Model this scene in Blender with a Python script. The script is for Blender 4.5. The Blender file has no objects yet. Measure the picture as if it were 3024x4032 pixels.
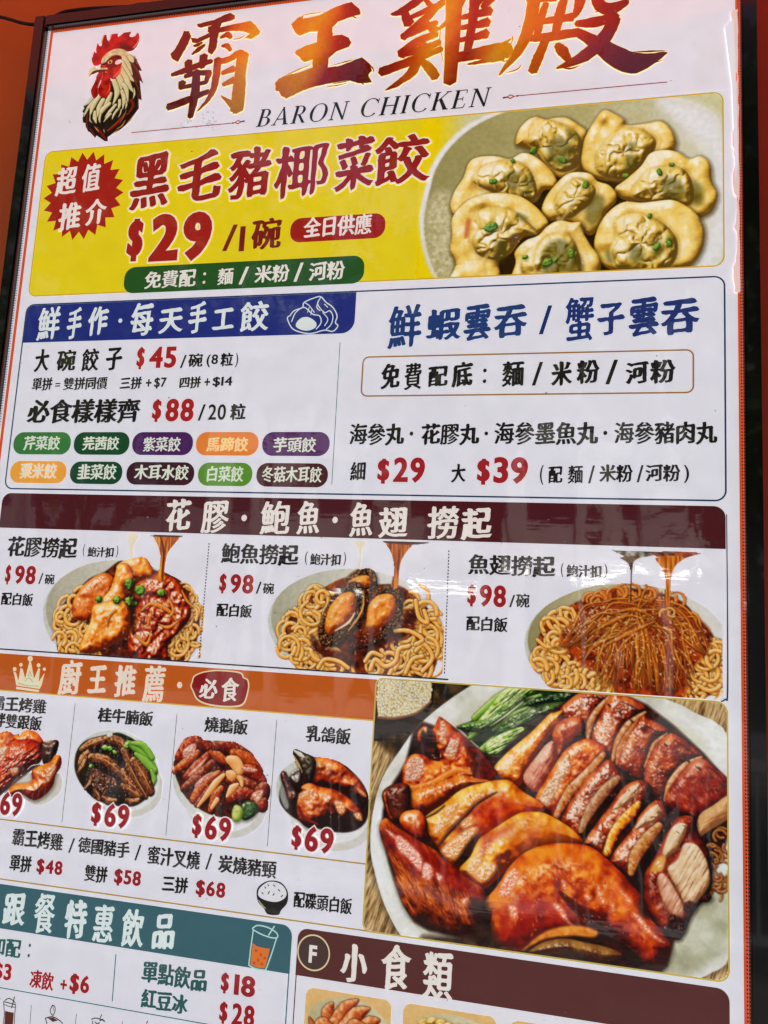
import bpy, math, random
import numpy as np
from mathutils import Matrix, Vector
from mathutils.geometry import delaunay_2d_cdt

scene = bpy.context.scene
COL = scene.collection
# ------------------------------------------------------------------ camera
# board coordinates: u to the right, v down (millimetres), h out of the board towards the street.
# The board is upright in the plane y = 0; 1000 mm lie between the left and right edges of its lit print.
ZTOP = 2.486
F = 3153.15; CX, CY = 1512.0, 2016.0            # focal length and centre in pixels of the 3024 x 4032 photograph
CU = np.array([0.97474064, 0.02135234, -0.22231681])
CD = np.array([-0.05381082, 0.98854796, -0.14098699])
CN = np.array([0.21676042, 0.1493888, 0.96472686])
CAM = np.array([801.2018, 886.2581, 975.1735])   # u, v, distance in front of the board
def uv(px, py):                                  # photograph pixel -> point of the board plane
    r = np.array([px-CX, py-CY, F]); t = CAM[2]/(r@CN)
    return (CAM[0]+(r@CU)*t, CAM[1]+(r@CD)*t)
def W(u, v, h=0.0): return (u/1000.0, -h/1000.0, ZTOP - v/1000.0)
cam_data = bpy.data.cameras.new('camera'); cam = bpy.data.objects.new('camera', cam_data); COL.objects.link(cam)
cam_data.sensor_fit = 'VERTICAL'; cam_data.sensor_height = 24.0; cam_data.lens = F*24.0/4032.0
cam_data.clip_start = 0.05; cam_data.clip_end = 500
def bw(vec): return Vector((vec[0], vec[2], -vec[1]))     # (u, v, into the board) -> world direction
right = bw((CU[0], CD[0], CN[0])); down = bw((CU[1], CD[1], CN[1])); fwd = bw((CU[2], CD[2], CN[2]))
M = Matrix((right, -down, -fwd)).transposed().to_4x4(); M.translation = Vector(W(CAM[0], CAM[1], CAM[2]))
cam.matrix_world = M
scene.camera = cam
# ------------------------------------------------------------------ light
SUN_EL, SUN_AZ = math.radians(52), math.radians(25)   # the sun stands behind the shop wall
world = bpy.data.worlds.new("World"); scene.world = world; world.use_nodes = True
nt = world.node_tree; bg = nt.nodes['Background']
sky = nt.nodes.new('ShaderNodeTexSky'); sky.sky_type = 'NISHITA'; sky.sun_disc = False
sky.sun_elevation = SUN_EL; sky.sun_rotation = SUN_AZ; sky.dust_density = 2.0
nt.links.new(sky.outputs[0], bg.inputs[0]); bg.inputs[1].default_value = 0.15
sun = bpy.data.lights.new('sun', 'SUN'); sun.energy = 4.0; sun.angle = math.radians(0.6); sun.color = (1, .95, .88)
so = bpy.data.objects.new('sun', sun); COL.objects.link(so)
sd = Vector((math.sin(SUN_AZ)*math.cos(SUN_EL), math.cos(SUN_AZ)*math.cos(SUN_EL), math.sin(SUN_EL)))
so.rotation_euler = sd.to_track_quat('Z', 'Y').to_euler()
scene.view_settings.view_transform = 'Standard'; scene.view_settings.look = 'None'
scene.view_settings.exposure = 0.0; scene.view_settings.gamma = 1.0
scene.cycles.max_bounces = 6

BACKLIGHT = 0.70       # how strongly the light box shines through its print
# ------------------------------------------------------------------ small helpers
def lin(c):
    c = np.asarray(c, float)/255.0
    return np.where(c <= .04045, c/12.92, ((c+.055)/1.055)**2.4)
def tag(o, label=None, cat=None, group=None, kind=None):
    if label: o['label'] = label
    if cat: o['category'] = cat
    if group: o['group'] = group
    if kind: o['kind'] = kind
    return o
def empty(name, loc=(0, 0, 0)):
    o = bpy.data.objects.new(name, None); COL.objects.link(o); o.location = loc; return o
TILE = {0: (0, 0, 3024/1659.), 1: (0, 0, .66305), 2: (1000, 0, .66305), 3: (1924, 0, .66305), 4: (0, 900, .66305), 5: (1000, 900, .66305),
        6: (1924, 900, .66305), 7: (0, 1900, .66305), 8: (1000, 1900, .66305), 9: (1924, 1900, .66305), 10: (0, 2800, .75347),
        11: (1000, 2800, .66305), 12: (1924, 2800, .66305), 'a': (620, 0, .53044), 'b': (1450, 0, .75347), 'c': (300, 80, .22607),
        'd': (480, 500, .74744), 'e': (1640, 420, .73538)}
def T(t, x, y):
    ox, oy, s = TILE[t]; return uv(ox+x*s, oy+y*s)
def TT(t, pts): return np.array([T(t, x, y) for x, y in pts])

# ------------------------------------------------------------------ materials
def coat_nodes(m, b):
    """clear glossy film over the print: thin, very slightly wavy"""
    n = m.node_tree.nodes; l = m.node_tree.links
    b.inputs['Coat Weight'].default_value = 1.0; b.inputs['Coat Roughness'].default_value = 0.035; b.inputs['Coat IOR'].default_value = 1.76
    geo = n.new('ShaderNodeNewGeometry')
    t1 = n.new('ShaderNodeTexNoise'); t1.inputs['Scale'].default_value = 5.0; t1.inputs['Detail'].default_value = 1.0
    mp = n.new('ShaderNodeMapping'); mp.inputs['Scale'].default_value = (2.0, 1, 0.7)
    l.new(geo.outputs['Position'], mp.inputs[0]); l.new(mp.outputs[0], t1.inputs[0])
    t2 = n.new('ShaderNodeTexNoise'); t2.inputs['Scale'].default_value = 45.0; t2.inputs['Detail'].default_value = 2.0
    l.new(geo.outputs['Position'], t2.inputs[0])
    mx = n.new('ShaderNodeMath'); mx.operation = 'MULTIPLY_ADD'; mx.inputs[1].default_value = 0.02
    l.new(t2.outputs[0], mx.inputs[0]); l.new(t1.outputs[0], mx.inputs[2])
    t3 = n.new('ShaderNodeTexNoise'); t3.inputs['Scale'].default_value = 1.0; t3.inputs['Detail'].default_value = 1.0
    m3 = n.new('ShaderNodeMapping'); m3.inputs['Scale'].default_value = (16, 16, 150); l.new(geo.outputs['Position'], m3.inputs[0]); l.new(m3.outputs[0], t3.inputs[0])
    m4 = n.new('ShaderNodeMath'); m4.operation = 'MULTIPLY_ADD'; m4.inputs[1].default_value = 0.010; l.new(t3.outputs[0], m4.inputs[0]); l.new(mx.outputs[0], m4.inputs[2]); mx = m4
    bp = n.new('ShaderNodeBump'); bp.inputs['Strength'].default_value = 1.0; bp.inputs['Distance'].default_value = 0.0026
    l.new(mx.outputs[0], bp.inputs['Height']); l.new(bp.outputs[0], b.inputs['Coat Normal'])
MATS = {}
def print_mat(rgb, k=1.0, name='print_ink'):
    key = (tuple(rgb), k)
    if key in MATS: return MATS[key]
    m = bpy.data.materials.new(name); m.use_nodes = True; b = m.node_tree.nodes['Principled BSDF']
    n = m.node_tree.nodes; l = m.node_tree.links
    c = [float(x) for x in lin(rgb)]
    # fine ink mottle
    tx = n.new('ShaderNodeTexNoise'); tx.inputs['Scale'].default_value = 38; tx.inputs['Detail'].default_value = 4
    geo = n.new('ShaderNodeNewGeometry'); l.new(geo.outputs['Position'], tx.inputs[0])
    mr = n.new('ShaderNodeMapRange'); mr.inputs[1].default_value = .3; mr.inputs[2].default_value = .7; mr.inputs[3].default_value = .955; mr.inputs[4].default_value = 1.03
    l.new(tx.outputs[0], mr.inputs[0])
    mul = n.new('ShaderNodeVectorMath'); mul.operation = 'SCALE'; mul.inputs[0].default_value = c; l.new(mr.outputs[0], mul.inputs['Scale'])
    l.new(mul.outputs[0], b.inputs['Base Color']); l.new(mul.outputs[0], b.inputs['Emission Color'])
    b.inputs['Emission Strength'].default_value = BACKLIGHT*k; b.inputs['Roughness'].default_value = .6; b.inputs['Specular IOR Level'].default_value = 0.1
    coat_nodes(m, b); MATS[key] = m; return m
def picture_mat():
    if 'pic' in MATS: return MATS['pic']
    m = bpy.data.materials.new('picture_print'); m.use_nodes = True; b = m.node_tree.nodes['Principled BSDF']
    n = m.node_tree.nodes; l = m.node_tree.links
    a = n.new('ShaderNodeAttribute'); a.attribute_name = 'ink'
    tx = n.new('ShaderNodeTexNoise'); tx.inputs['Scale'].default_value = 160; tx.inputs['Detail'].default_value = 4
    geo = n.new('ShaderNodeNewGeometry'); l.new(geo.outputs['Position'], tx.inputs[0])
    mr = n.new('ShaderNodeMapRange'); mr.inputs[1].default_value = .3; mr.inputs[2].default_value = .7; mr.inputs[3].default_value = .9; mr.inputs[4].default_value = 1.08
    l.new(tx.outputs[0], mr.inputs[0])
    mul = n.new('ShaderNodeVectorMath'); mul.operation = 'SCALE'; l.new(a.outputs['Color'], mul.inputs[0]); l.new(mr.outputs[0], mul.inputs['Scale'])
    l.new(mul.outputs[0], b.inputs['Base Color']); l.new(mul.outputs[0], b.inputs['Emission Color'])
    b.inputs['Emission Strength'].default_value = BACKLIGHT; b.inputs['Roughness'].default_value = .6; b.inputs['Specular IOR Level'].default_value = 0.1
    coat_nodes(m, b); MATS['pic'] = m; return m
def plain_mat(name, rgb, rough=.5, noise=0, nscale=10, bump=0, coat=0, spec=.5):
    m = bpy.data.materials.new(name); m.use_nodes = True; b = m.node_tree.nodes['Principled BSDF']
    n = m.node_tree.nodes; l = m.node_tree.links
    c = lin(rgb); b.inputs['Base Color'].default_value = (*[float(x) for x in c], 1); b.inputs['Roughness'].default_value = rough
    b.inputs['Coat Weight'].default_value = coat; b.inputs['Specular IOR Level'].default_value = spec
    if noise or bump:
        geo = n.new('ShaderNodeNewGeometry'); tx = n.new('ShaderNodeTexNoise'); tx.inputs['Scale'].default_value = nscale; tx.inputs['Detail'].default_value = 6
        l.new(geo.outputs['Position'], tx.inputs[0])
        if noise:
            r = n.new('ShaderNodeValToRGB'); r.color_ramp.elements[0].position = .3; r.color_ramp.elements[1].position = .7
            r.color_ramp.elements[0].color = (*[float(x*(1-noise)) for x in c], 1); r.color_ramp.elements[1].color = (*[float(min(1, x*(1+noise))) for x in c], 1)
            l.new(tx.outputs[0], r.inputs[0]); l.new(r.outputs[0], b.inputs['Base Color'])
        if bump:
            bp = n.new('ShaderNodeBump'); bp.inputs['Strength'].default_value = 1; bp.inputs['Distance'].default_value = bump
            l.new(tx.outputs[0], bp.inputs['Height']); l.new(bp.outputs[0], b.inputs['Normal'])
    return m

# ------------------------------------------------------------------ the board root and flat meshes
board = empty('menu_board', W(490, 1600, 0))
tag(board, 'tall backlit menu board in a glossy black frame, covered with Chinese dishes and prices', 'menu board')
BO = Vector(board.location)
def link(name, me, mat, parent, world=False):
    o = bpy.data.objects.new(name, me); COL.objects.link(o)
    if mat is not None: me.materials.append(mat)
    if parent is not None: o.parent = parent
    return o
def BL(P, h):                     # board points -> local coordinates of the board's root
    return [(p[0]/1000.0-BO.x, -h/1000.0-BO.y, ZTOP-p[1]/1000.0-BO.z) for p in P]
def mesh_from(name, P, faces, h, mat, parent, cols=None):
    me = bpy.data.meshes.new(name)
    me.from_pydata(BL(P, h), [], faces)
    # make faces look at the street (-y)
    if len(me.polygons):
        ny = sum(p.normal.y*p.area for p in me.polygons)
        if ny > 0: me.flip_normals()
    if cols is not None:
        a = me.color_attributes.new('ink', 'FLOAT_COLOR', 'POINT')
        c4 = np.ones((len(P), 4), np.float32); c4[:, :3] = lin(np.array(cols)); a.data.foreach_set('color', c4.ravel())
    return link(name, me, mat, parent)
def wind(loops, X):
    """winding number of the loops round the points X"""
    w = np.zeros(len(X), int)
    for L in loops:
        A = L; B = np.roll(L, -1, 0)
        ay, by = A[:, 1][None], B[:, 1][None]; ax, bx = A[:, 0][None], B[:, 0][None]
        py, px = X[:, 1][:, None], X[:, 0][:, None]
        left = (bx-ax)*(py-ay)-(px-ax)*(by-ay)
        w += ((ay <= py) & (by > py) & (left > 0)).sum(1) - ((ay > py) & (by <= py) & (left < 0)).sum(1)
    return w
def fill(loops):
    """non-zero fill of closed loops -> points, triangles"""
    vs = []; es = []
    for L in loops:
        b = len(vs); n = len(L)
        vs += [Vector((float(p[0]), float(p[1]))) for p in L]; es += [(b+i, b+(i+1) % n) for i in range(n)]
    r = delaunay_2d_cdt(vs, es, [], 0, 1e-6)
    P = np.array([(p.x, p.y) for p in r[0]]); Fc = np.array([f for f in r[2] if len(f) == 3])
    if not len(Fc): return P, []
    c = P[Fc].mean(1); w = wind([np.asarray(L, float) for L in loops], c)
    return P, [tuple(int(i) for i in f) for f in Fc[w != 0]]
def area(L):
    L = np.asarray(L); x, y = L[:, 0], L[:, 1]; return .5*np.sum(x*np.roll(y, -1)-np.roll(x, -1)*y)
def ccw(L): return L if area(L) > 0 else L[::-1]
def rrect(u0, v0, u1, v1, r, seg=8):
    if not hasattr(r, '__len__'): r = (r,)*4      # tl, tr, br, bl
    P = []
    for (cx, cy, a0, rr) in ((u0+r[0], v0+r[0], 180, r[0]), (u1-r[1], v0+r[1], 270, r[1]), (u1-r[2], v1-r[2], 0, r[2]), (u0+r[3], v1-r[3], 90, r[3])):
        if rr < .01: P.append((cx, cy)); continue
        for i in range(seg+1):
            a = math.radians(a0+90*i/seg); P.append((cx+rr*math.cos(a), cy+rr*math.sin(a)))
    return np.array(P)
def shape(name, pts, rgb, h, parent, k=1.0):
    P, Fc = fill([ccw(np.array(pts))]); return mesh_from(name, P, Fc, h, print_mat(rgb, k), parent)
def ring(name, outer, inner, rgb, h, parent):
    n = len(outer); P = list(outer)+list(inner)
    return mesh_from(name, P, [(i, (i+1) % n, n+(i+1) % n, n+i) for i in range(n)], h, print_mat(rgb), parent)
def outline(name, u0, v0, u1, v1, r, w, rgb, h, parent):
    if not hasattr(r, '__len__'): r = (r,)*4
    return ring(name, rrect(u0, v0, u1, v1, [max(x, .1) for x in r]), rrect(u0+w, v0+w, u1-w, v1-w, [max(x-w, .05) for x in r]), rgb, h, parent)
def catmull(P, closed=True, n=6):
    P = np.asarray(P, float); N = len(P); out = []
    rng_ = range(N) if closed else range(N-1)
    for i in rng_:
        p0, p1, p2, p3 = (P[(i-1) % N], P[i], P[(i+1) % N], P[(i+2) % N]) if closed else (P[max(i-1, 0)], P[i], P[i+1], P[min(i+2, N-1)])
        for j in range(n):
            t = j/n; out.append(.5*((2*p1)+(-p0+p2)*t+(2*p0-5*p1+4*p2-p3)*t*t+(-p0+3*p1-3*p2+p3)*t**3))
    if not closed: out.append(P[-1])
    return np.array(out)
def stroke_loop(pts, w, n=6, rag=0, rs=None):
    """brush stroke of changing width -> closed loop (counter-clockwise)"""
    pts = np.asarray(pts, float); C = catmull(pts, False, n) if len(pts) > 2 else np.array([pts[0]*(1-t)+pts[1]*t for t in np.linspace(0, 1, n+1)])
    w = np.interp(np.linspace(0, 1, len(C)), np.linspace(0, 1, len(w)), w) if hasattr(w, '__len__') else np.full(len(C), float(w))
    D = np.gradient(C, axis=0); D /= np.maximum(np.linalg.norm(D, axis=1)[:, None], 1e-9); Nn = np.stack([-D[:, 1], D[:, 0]], 1)
    j = np.zeros((2, len(C)))
    if rag: j = rs.uniform(-rag, rag, (2, len(C)))
    A = C+Nn*(w/2+j[0])[:, None]; B = C-Nn*(w/2+j[1])[:, None]
    s = D[0]*w[0]*.25; e = D[-1]*w[-1]*.25
    L = np.vstack([A, [C[-1]+e], B[::-1], [C[0]-s]])
    return ccw(L)
def line(name, p, q, w, rgb, h, parent):
    return mesh_from(name, *fill([stroke_loop([p, q], w, 2)]), h, print_mat(rgb), parent)

# ------------------------------------------------------------------ lettering
GL = {}
_c = bpy.data.curves.new('glyph_source', 'FONT'); _c.size = 1.0
_o = bpy.data.objects.new('glyph_source', _c); COL.objects.link(_o)
def raw(s):
    _c.body = s; dg = bpy.context.evaluated_depsgraph_get(); dg.update(); k = _o.to_curve(dg); loops = []
    for sp in k.splines:
        bz = sp.bezier_points; n = len(bz); L = []
        for i in range(n):
            a, b = bz[i], bz[(i+1) % n]
            p0, p1, p2, p3 = a.co, a.handle_right, b.handle_left, b.co
            ch = (p3-p0).length
            dev = abs((p1-p0).cross(p3-p0).z)+abs((p2-p0).cross(p3-p0).z)
            m = 1 if dev < 1e-5*max(ch, 1e-4) or dev < 1e-6 else 4
            for j in range(m):
                t = j/m; q = p0*(1-t)**3+p1*3*t*(1-t)**2+p2*3*t*t*(1-t)+p3*t**3; L.append((q.x, q.y))
        L = np.array(L); keep = np.linalg.norm(L-np.roll(L, 1, 0), axis=1) > 1e-5; L = L[keep]
        if len(L) > 2: loops.append(L)
    _o.to_curve_clear()
    return loops
def iscjk(ch): return ord(ch) > 0x2e80
def sgn_out(loops):
    b = max(loops, key=lambda L: abs(area(L))); return 1.0 if area(b) > 0 else -1.0
def offset(L, wx, wy, s):
    D = np.roll(L, -1, 0)-L; D /= np.maximum(np.linalg.norm(D, axis=1)[:, None], 1e-9)
    Nn = np.stack([D[:, 1], -D[:, 0]], 1)*s         # outward for a loop with sign s
    Np = np.roll(Nn, 1, 0); m = Nn+Np; q = 1+np.sum(Nn*Np, 1); m = m/np.maximum(q, .55)[:, None]
    return L+m*np.array([wx, wy])
def brushify(loops, s, rs, k=1.0):
    """sans outline -> pen-written look: slanted entries, swollen stroke ends, tapered feet, rising horizontals"""
    out = []
    for L in loops:
        n = len(L); V = np.zeros_like(L)
        A = L; B = np.roll(L, -1, 0); E = B-A; ln = np.linalg.norm(E, axis=1)
        Nn = np.stack([E[:, 1], -E[:, 0]], 1)*s/np.maximum(ln, 1e-9)[:, None]
        Ep = np.roll(E, 1, 0); En = np.roll(E, -1, 0)
        cr = lambda a, b: a[:, 0]*b[:, 1]-a[:, 1]*b[:, 0]
        lp = np.linalg.norm(Ep, axis=1); l2 = np.linalg.norm(En, axis=1)
        ca = cr(Ep, E)*s/np.maximum(lp*ln, 1e-9); cb = cr(E, En)*s/np.maximum(ln*l2, 1e-9)
        for i in range(n):
            j = (i+1) % n
            if ln[i] < .12 and ca[i] > .7 and cb[i] > .7 and lp[i] > .06 and l2[i] > .06:
                nx, ny = Nn[i]; hi, lo = (i, j) if L[i][1] > L[j][1] else (j, i); le, ri = (i, j) if L[i][0] < L[j][0] else (j, i)
                if nx < -.6: V[hi] += (-.018, .026); V[lo] += (.012, -.004)
                elif nx > .6: V[hi] += (-.022, .034); V[lo] += (.026, -.014)
                elif ny > .6: V[le] += (-.026, .018); V[ri] += (.014, -.012)
                elif ny < -.6: V[le] += (.002, -.004); V[ri] += (-.016, .030)
            elif ca[i] > .7 and lp[i] > .12 and ln[i] > .12:
                if Nn[i][1]+np.roll(Nn, 1, 0)[i][1] > .5 and Nn[i][0]+np.roll(Nn, 1, 0)[i][0] > .5: V[i] += (.020, .022)
        L = L+V*k
        # split long edges so they can bend a little, then cut the corners once
        Q = []
        for i in range(n):
            a, b = L[i], L[(i+1) % n]; d = np.linalg.norm(b-a); m = max(1, int(d/.16))
            for t in range(m):
                p = a*(1-t/m)+b*t/m
                Q.append(p)
        Q = np.array(Q); nx_ = np.roll(Q, -1, 0)
        Q = np.stack([Q*.78+nx_*.22, Q*.22+nx_*.78], 1).reshape(-1, 2)
        x, y = Q[:, 0], Q[:, 1]
        Q = Q + k*.004*np.stack([np.sin(y*23+x*7+1)+.5*np.sin(y*51+2), np.sin(x*19+y*5)+.5*np.sin(x*47)], 1)
        Q[:, 1] += .075*k*(Q[:, 0]-.5)+.035*k*np.sin((Q[:, 0])*3.14159)*0
        out.append(Q)
    return out
def glyph(ch, bold, brush):
    key = (ch, round(bold, 4), brush)
    if key in GL: return GL[key]
    loops = raw(ch); s = sgn_out(loops); rs = np.random.RandomState(ord(ch))
    if iscjk(ch):
        dens = len(loops)+sum(len(L) for L in loops)/14.0
        bold = bold*max(.60, min(.95, 1.22-.030*dens))
        if brush: loops = brushify(loops, s, rs, brush*max(.50, min(1, 1.5-.045*dens)))
        loops = [offset(L, bold*1.65, bold*.42, s) for L in loops]
        adv = 1.0
    else:
        loops = [offset(L, bold*1.25, bold*.9, s) for L in loops]
        if ch in '/': adv = .42
        elif ch in '()': adv = .36
        else:
            X = np.vstack(loops); adv = X[:, 0].max()-X[:, 0].min()+.065
            loops = [L-np.array([X[:, 0].min()-.03, 0]) for L in loops]
    loops = [L*np.array([1, s]) if False else L for L in loops]
    GL[key] = (loops, adv); return GL[key]
def lay(seg, bold, brush, slant=0):
    """one run of letters fitted to its inked box on the board"""
    s, lb, rt = seg[:3]; (u0, v1), (u1, v0) = lb, rt
    LL = []; x = 0
    for ch in s:
        if ch == ' ': x += .5; continue
        if ch == '·':
            a = np.linspace(0, 2*math.pi, 13)[:-1]; LL.append(np.stack([x+.5+.10*np.cos(a), .36+.10*np.sin(a)], 1)); x += 1; continue
        g, adv = glyph(ch, bold, brush); LL += [L+np.array([x, 0]) for L in g]; x += adv
    X = np.vstack(LL); a, b = X.min(0), X.max(0); sx = (u1-u0)/(b[0]-a[0]); sy = (v1-v0)/(b[1]-a[1]); out = []
    for L in LL:
        y = L[:, 1]; xx = u0+(L[:, 0]-a[0])*sx
        Q = np.stack([xx, v1-(y-a[1])*sy], 1)
        if slant: Q[:, 0] += slant*(v1-Q[:, 1])-slant*(v1-v0)/2
        out.append(Q)
    return out
def text(segs, rgb, parent, h=1.2, bold=.020, brush=1.0, halo=None, halo_w=.05, slant=0, name='lettering'):
    loops = []; hl = []
    for sg in segs:
        b = sg[3] if len(sg) > 3 else bold
        loops += lay(sg, b, brush, slant)
        if halo:
            H = lay(sg, b, brush, slant); em = abs(sg[1][1]-sg[2][1])
            sg_ = sgn_out(H)
            hl += [offset(L, halo_w*em, halo_w*em, sg_) for L in H]
    # v points down, so turn the loops round to keep the sign of the area
    P, Fc = fill(loops); o = mesh_from(name, P, Fc, h, print_mat(rgb), parent)
    if halo:
        P, Fc = fill(hl); mesh_from('lettering_outline', P, Fc, h-.3, print_mat(halo), parent)
    return o
def tx(t, s, x0, y0, x1, y1, t2=None, bold=None):
    r = (s, T(t, x0, y0), T(t2 or t, x1, y1))
    return r+((bold,) if bold is not None else ())

# ------------------------------------------------------------------ printed food photographs
_lat = np.random.RandomState(7).rand(256, 256)
def vnoise(x, y, seed=0):
    x = x+seed*17.3; y = y+seed*9.7; xi = np.floor(x).astype(int); yi = np.floor(y).astype(int); fx = x-xi; fy = y-yi
    fx = fx*fx*(3-2*fx); fy = fy*fy*(3-2*fy); g = lambda a, b: _lat[a & 255, b & 255]
    return (g(xi, yi)*(1-fx)+g(xi+1, yi)*fx)*(1-fy)+(g(xi, yi+1)*(1-fx)+g(xi+1, yi+1)*fx)*fy
def fbm(x, y, seed=0, o=3):
    v = 0; a = .5; t = 0
    for i in range(o): v = v+a*vnoise(x, y, seed+i); t += a; a *= .5; x = x*2.03; y = y*2.03
    return v/t
def ramp(cols, t):
    """cols: list of (position, (r,g,b)) in print values 0..255"""
    xs = [c[0] for c in cols]; t = np.clip(t, 0, 1)
    return np.stack([np.interp(t, xs, [c[1][k] for c in cols]) for k in range(3)], -1)
def R_(*c): return [(i/(len(c)-1), x) for i, x in enumerate(c)]
class Pic:
    def __init__(s, u0, v0, u1, v1, tile, px=.5, bgc=(232, 232, 238)):
        s.u0, s.v0, s.px, s.tile = u0, v0, px, tile; s.Wd = int(round((u1-u0)/px)); s.H = int(round((v1-v0)/px))
        s.img = np.zeros((s.H, s.Wd, 3)); s.img[:] = bgc; s.id = np.zeros((s.H, s.Wd), np.int16); s.names = ['background']; s.sd = 0
    def nid(s, name):
        s.names.append(name); return len(s.names)-1
    def P(s, pts, t=None):
        q = TT(t or s.tile, pts); return (q-np.array([s.u0, s.v0]))/s.px
    def win(s, p, pad):
        x0, y0 = np.floor(p.min(0)-pad).astype(int); x1, y1 = np.ceil(p.max(0)+pad).astype(int)
        x0, y0 = max(x0, 0), max(y0, 0); x1, y1 = min(x1, s.Wd), min(y1, s.H)
        if x1 <= x0 or y1 <= y0: return None
        Y, X = np.mgrid[y0:y1, x0:x1].astype(float); return (slice(y0, y1), slice(x0, x1)), X, Y
    def sdf(s, L, X, Y):
        d = np.full(X.shape, 1e9); ins = np.zeros(X.shape, bool); n = len(L)
        for i in range(n):
            ax, ay = L[i]; bx, by = L[(i+1) % n]; ex, ey = bx-ax, by-ay; ll = ex*ex+ey*ey+1e-12
            t = np.clip(((X-ax)*ex+(Y-ay)*ey)/ll, 0, 1); dd = (X-ax-t*ex)**2+(Y-ay-t*ey)**2; d = np.minimum(d, dd)
            if ay != by:
                c = ((ay > Y) != (by > Y)) & (X < (bx-ax)*(Y-ay)/(by-ay)+ax); ins ^= c
        d = np.sqrt(d); return np.where(ins, d, -d)
    def put(s, sl, col, a, name=None, idn=None):
        s.img[sl] = s.img[sl]*(1-a[..., None])+col*a[..., None]
        if name: idn = s.nid(name)
        if idn: s.id[sl] = np.where(a > .5, idn, s.id[sl])
        return idn
    def shadow(s, pts, r=8, k=.5, off=(2, 3), col=(30, 15, 5), t=None, smooth=True, only=False):
        p = s.P(pts, t)+np.array(off); w = s.win(p, r*2)
        if w is None: return
        sl, X, Y = w; L = catmull(p, True, 3) if smooth else p; sd = s.sdf(L, X, Y); a = k*np.clip(.5+sd/(2*r), 0, 1)
        s.img[sl] = s.img[sl]*(1-a[..., None])+np.array(col)*a[..., None]
    def flat(s, pts, col, name=None, t=None, smooth=True, soft=1.0, tex=0, ts=8, streak=None, alpha=1.0, idn=None, n=4, grad=None):
        p = s.P(pts, t); w = s.win(p, soft*2+2)
        if w is None: return
        sl, X, Y = w; L = catmull(p, True, n) if smooth else p; sd = s.sdf(L, X, Y); a = np.clip(sd/soft+.5, 0, 1)*alpha
        c = np.zeros(X.shape+(3,)); s.sd += 1
        if isinstance(col, list):
            if streak: ca, sa = math.cos(streak[0]), math.sin(streak[0]); tt = fbm((X*ca+Y*sa)/streak[1], (-X*sa+Y*ca)/streak[2], s.sd)
            else: tt = fbm(X/ts, Y/ts, s.sd)
            if grad:
                g = (X*grad[0]+Y*grad[1]); g = (g-g.min())/(g.max()-g.min()+1e-9); tt = g+(tt-.5)*grad[2]
                c = ramp(col, tt)
            else: c = ramp(col, (tt-.5)*1.7+.5)
        else:
            c[:] = col
            if tex: c = c*(1+tex*(fbm(X/ts, Y/ts, s.sd)-.5)[..., None]*2)
        return s.put(sl, c, a, name, idn)
    def blob(s, pts, cols, R=20, bump=.15, bs=9, light=(-.45, -.65), spec=.6, sp=22, th=.5, name=None, t=None, soft=1.2, sh=.55, sr=7, amb=.3,
             streak=None, mott=.35, ms=14, spc=(255, 240, 225), idn=None, smooth=True, n=4, rim=0, tilt=(0, 0), sps=5, oc=3, radial=None):
        if sh: s.shadow(pts, sr, sh, t=t)
        p = s.P(pts, t); w = s.win(p, 3)
        if w is None: return
        sl, X, Y = w; L = catmull(p, True, n) if smooth else p; sd = s.sdf(L, X, Y); a = np.clip(sd/soft+.5, 0, 1); s.sd += 3
        if streak: ca, sa = math.cos(streak[0]), math.sin(streak[0]); nz = fbm((X*ca+Y*sa)/streak[1], (-X*sa+Y*ca)/streak[2], s.sd)
        else: nz = fbm(X/bs, Y/bs, s.sd, oc)
        h = R*np.sqrt(np.maximum(1-(1-np.clip(sd/R, 0, 1))**2, 0)) + bump*R*nz*2
        if radial is not None:
            rc = s.P([radial[0]], t)[0]; th_ = np.arctan2(Y-rc[1], X-rc[0]); rr_ = np.hypot(X-rc[0], Y-rc[1]); wv = fbm(X/26, Y/26, s.sd+5, 2)
            pl = np.abs(np.sin(th_*radial[1]/2+wv*5+rr_*.02))**.8; h = h+radial[2]*pl*np.clip(rr_/18, 0, 1)*np.clip(sd/8, 0, 1)
        gy, gx = np.gradient(h) if min(h.shape) > 1 else (h*0, h*0)
        gx = gx-tilt[0]; gy = gy-tilt[1]
        il = 1/np.sqrt(gx*gx+gy*gy+1); lz = .75; ln = math.sqrt(light[0]**2+light[1]**2+lz*lz)
        Ld = np.clip((-gx*light[0]-gy*light[1]+lz)*il/ln, 0, 1)
        hv = np.array([light[0]/ln, light[1]/ln, lz/ln+1]); hv /= np.linalg.norm(hv)
        S = np.clip((-gx*hv[0]-gy*hv[1]+hv[2])*il, 0, 1)**sp
        tt = amb+(1-amb)*Ld; tt = (tt-.35)/.65+mott*(fbm(X/ms, Y/ms, s.sd+1)-.5)*1.6
        if rim: tt = tt-rim*np.exp(-np.clip(sd, 0, 99)/3.0)
        c = ramp(cols, tt); fl = fbm(X/sps, Y/sps, s.sd+2, 3)
        sa_ = np.clip(S*spec*1.6*np.clip((fl-th+.12)*7, 0, 1.0), 0, .95)[..., None]
        c = c*(1-sa_)+np.array(spc)*sa_
        return s.put(sl, c, a, name, idn)
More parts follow.
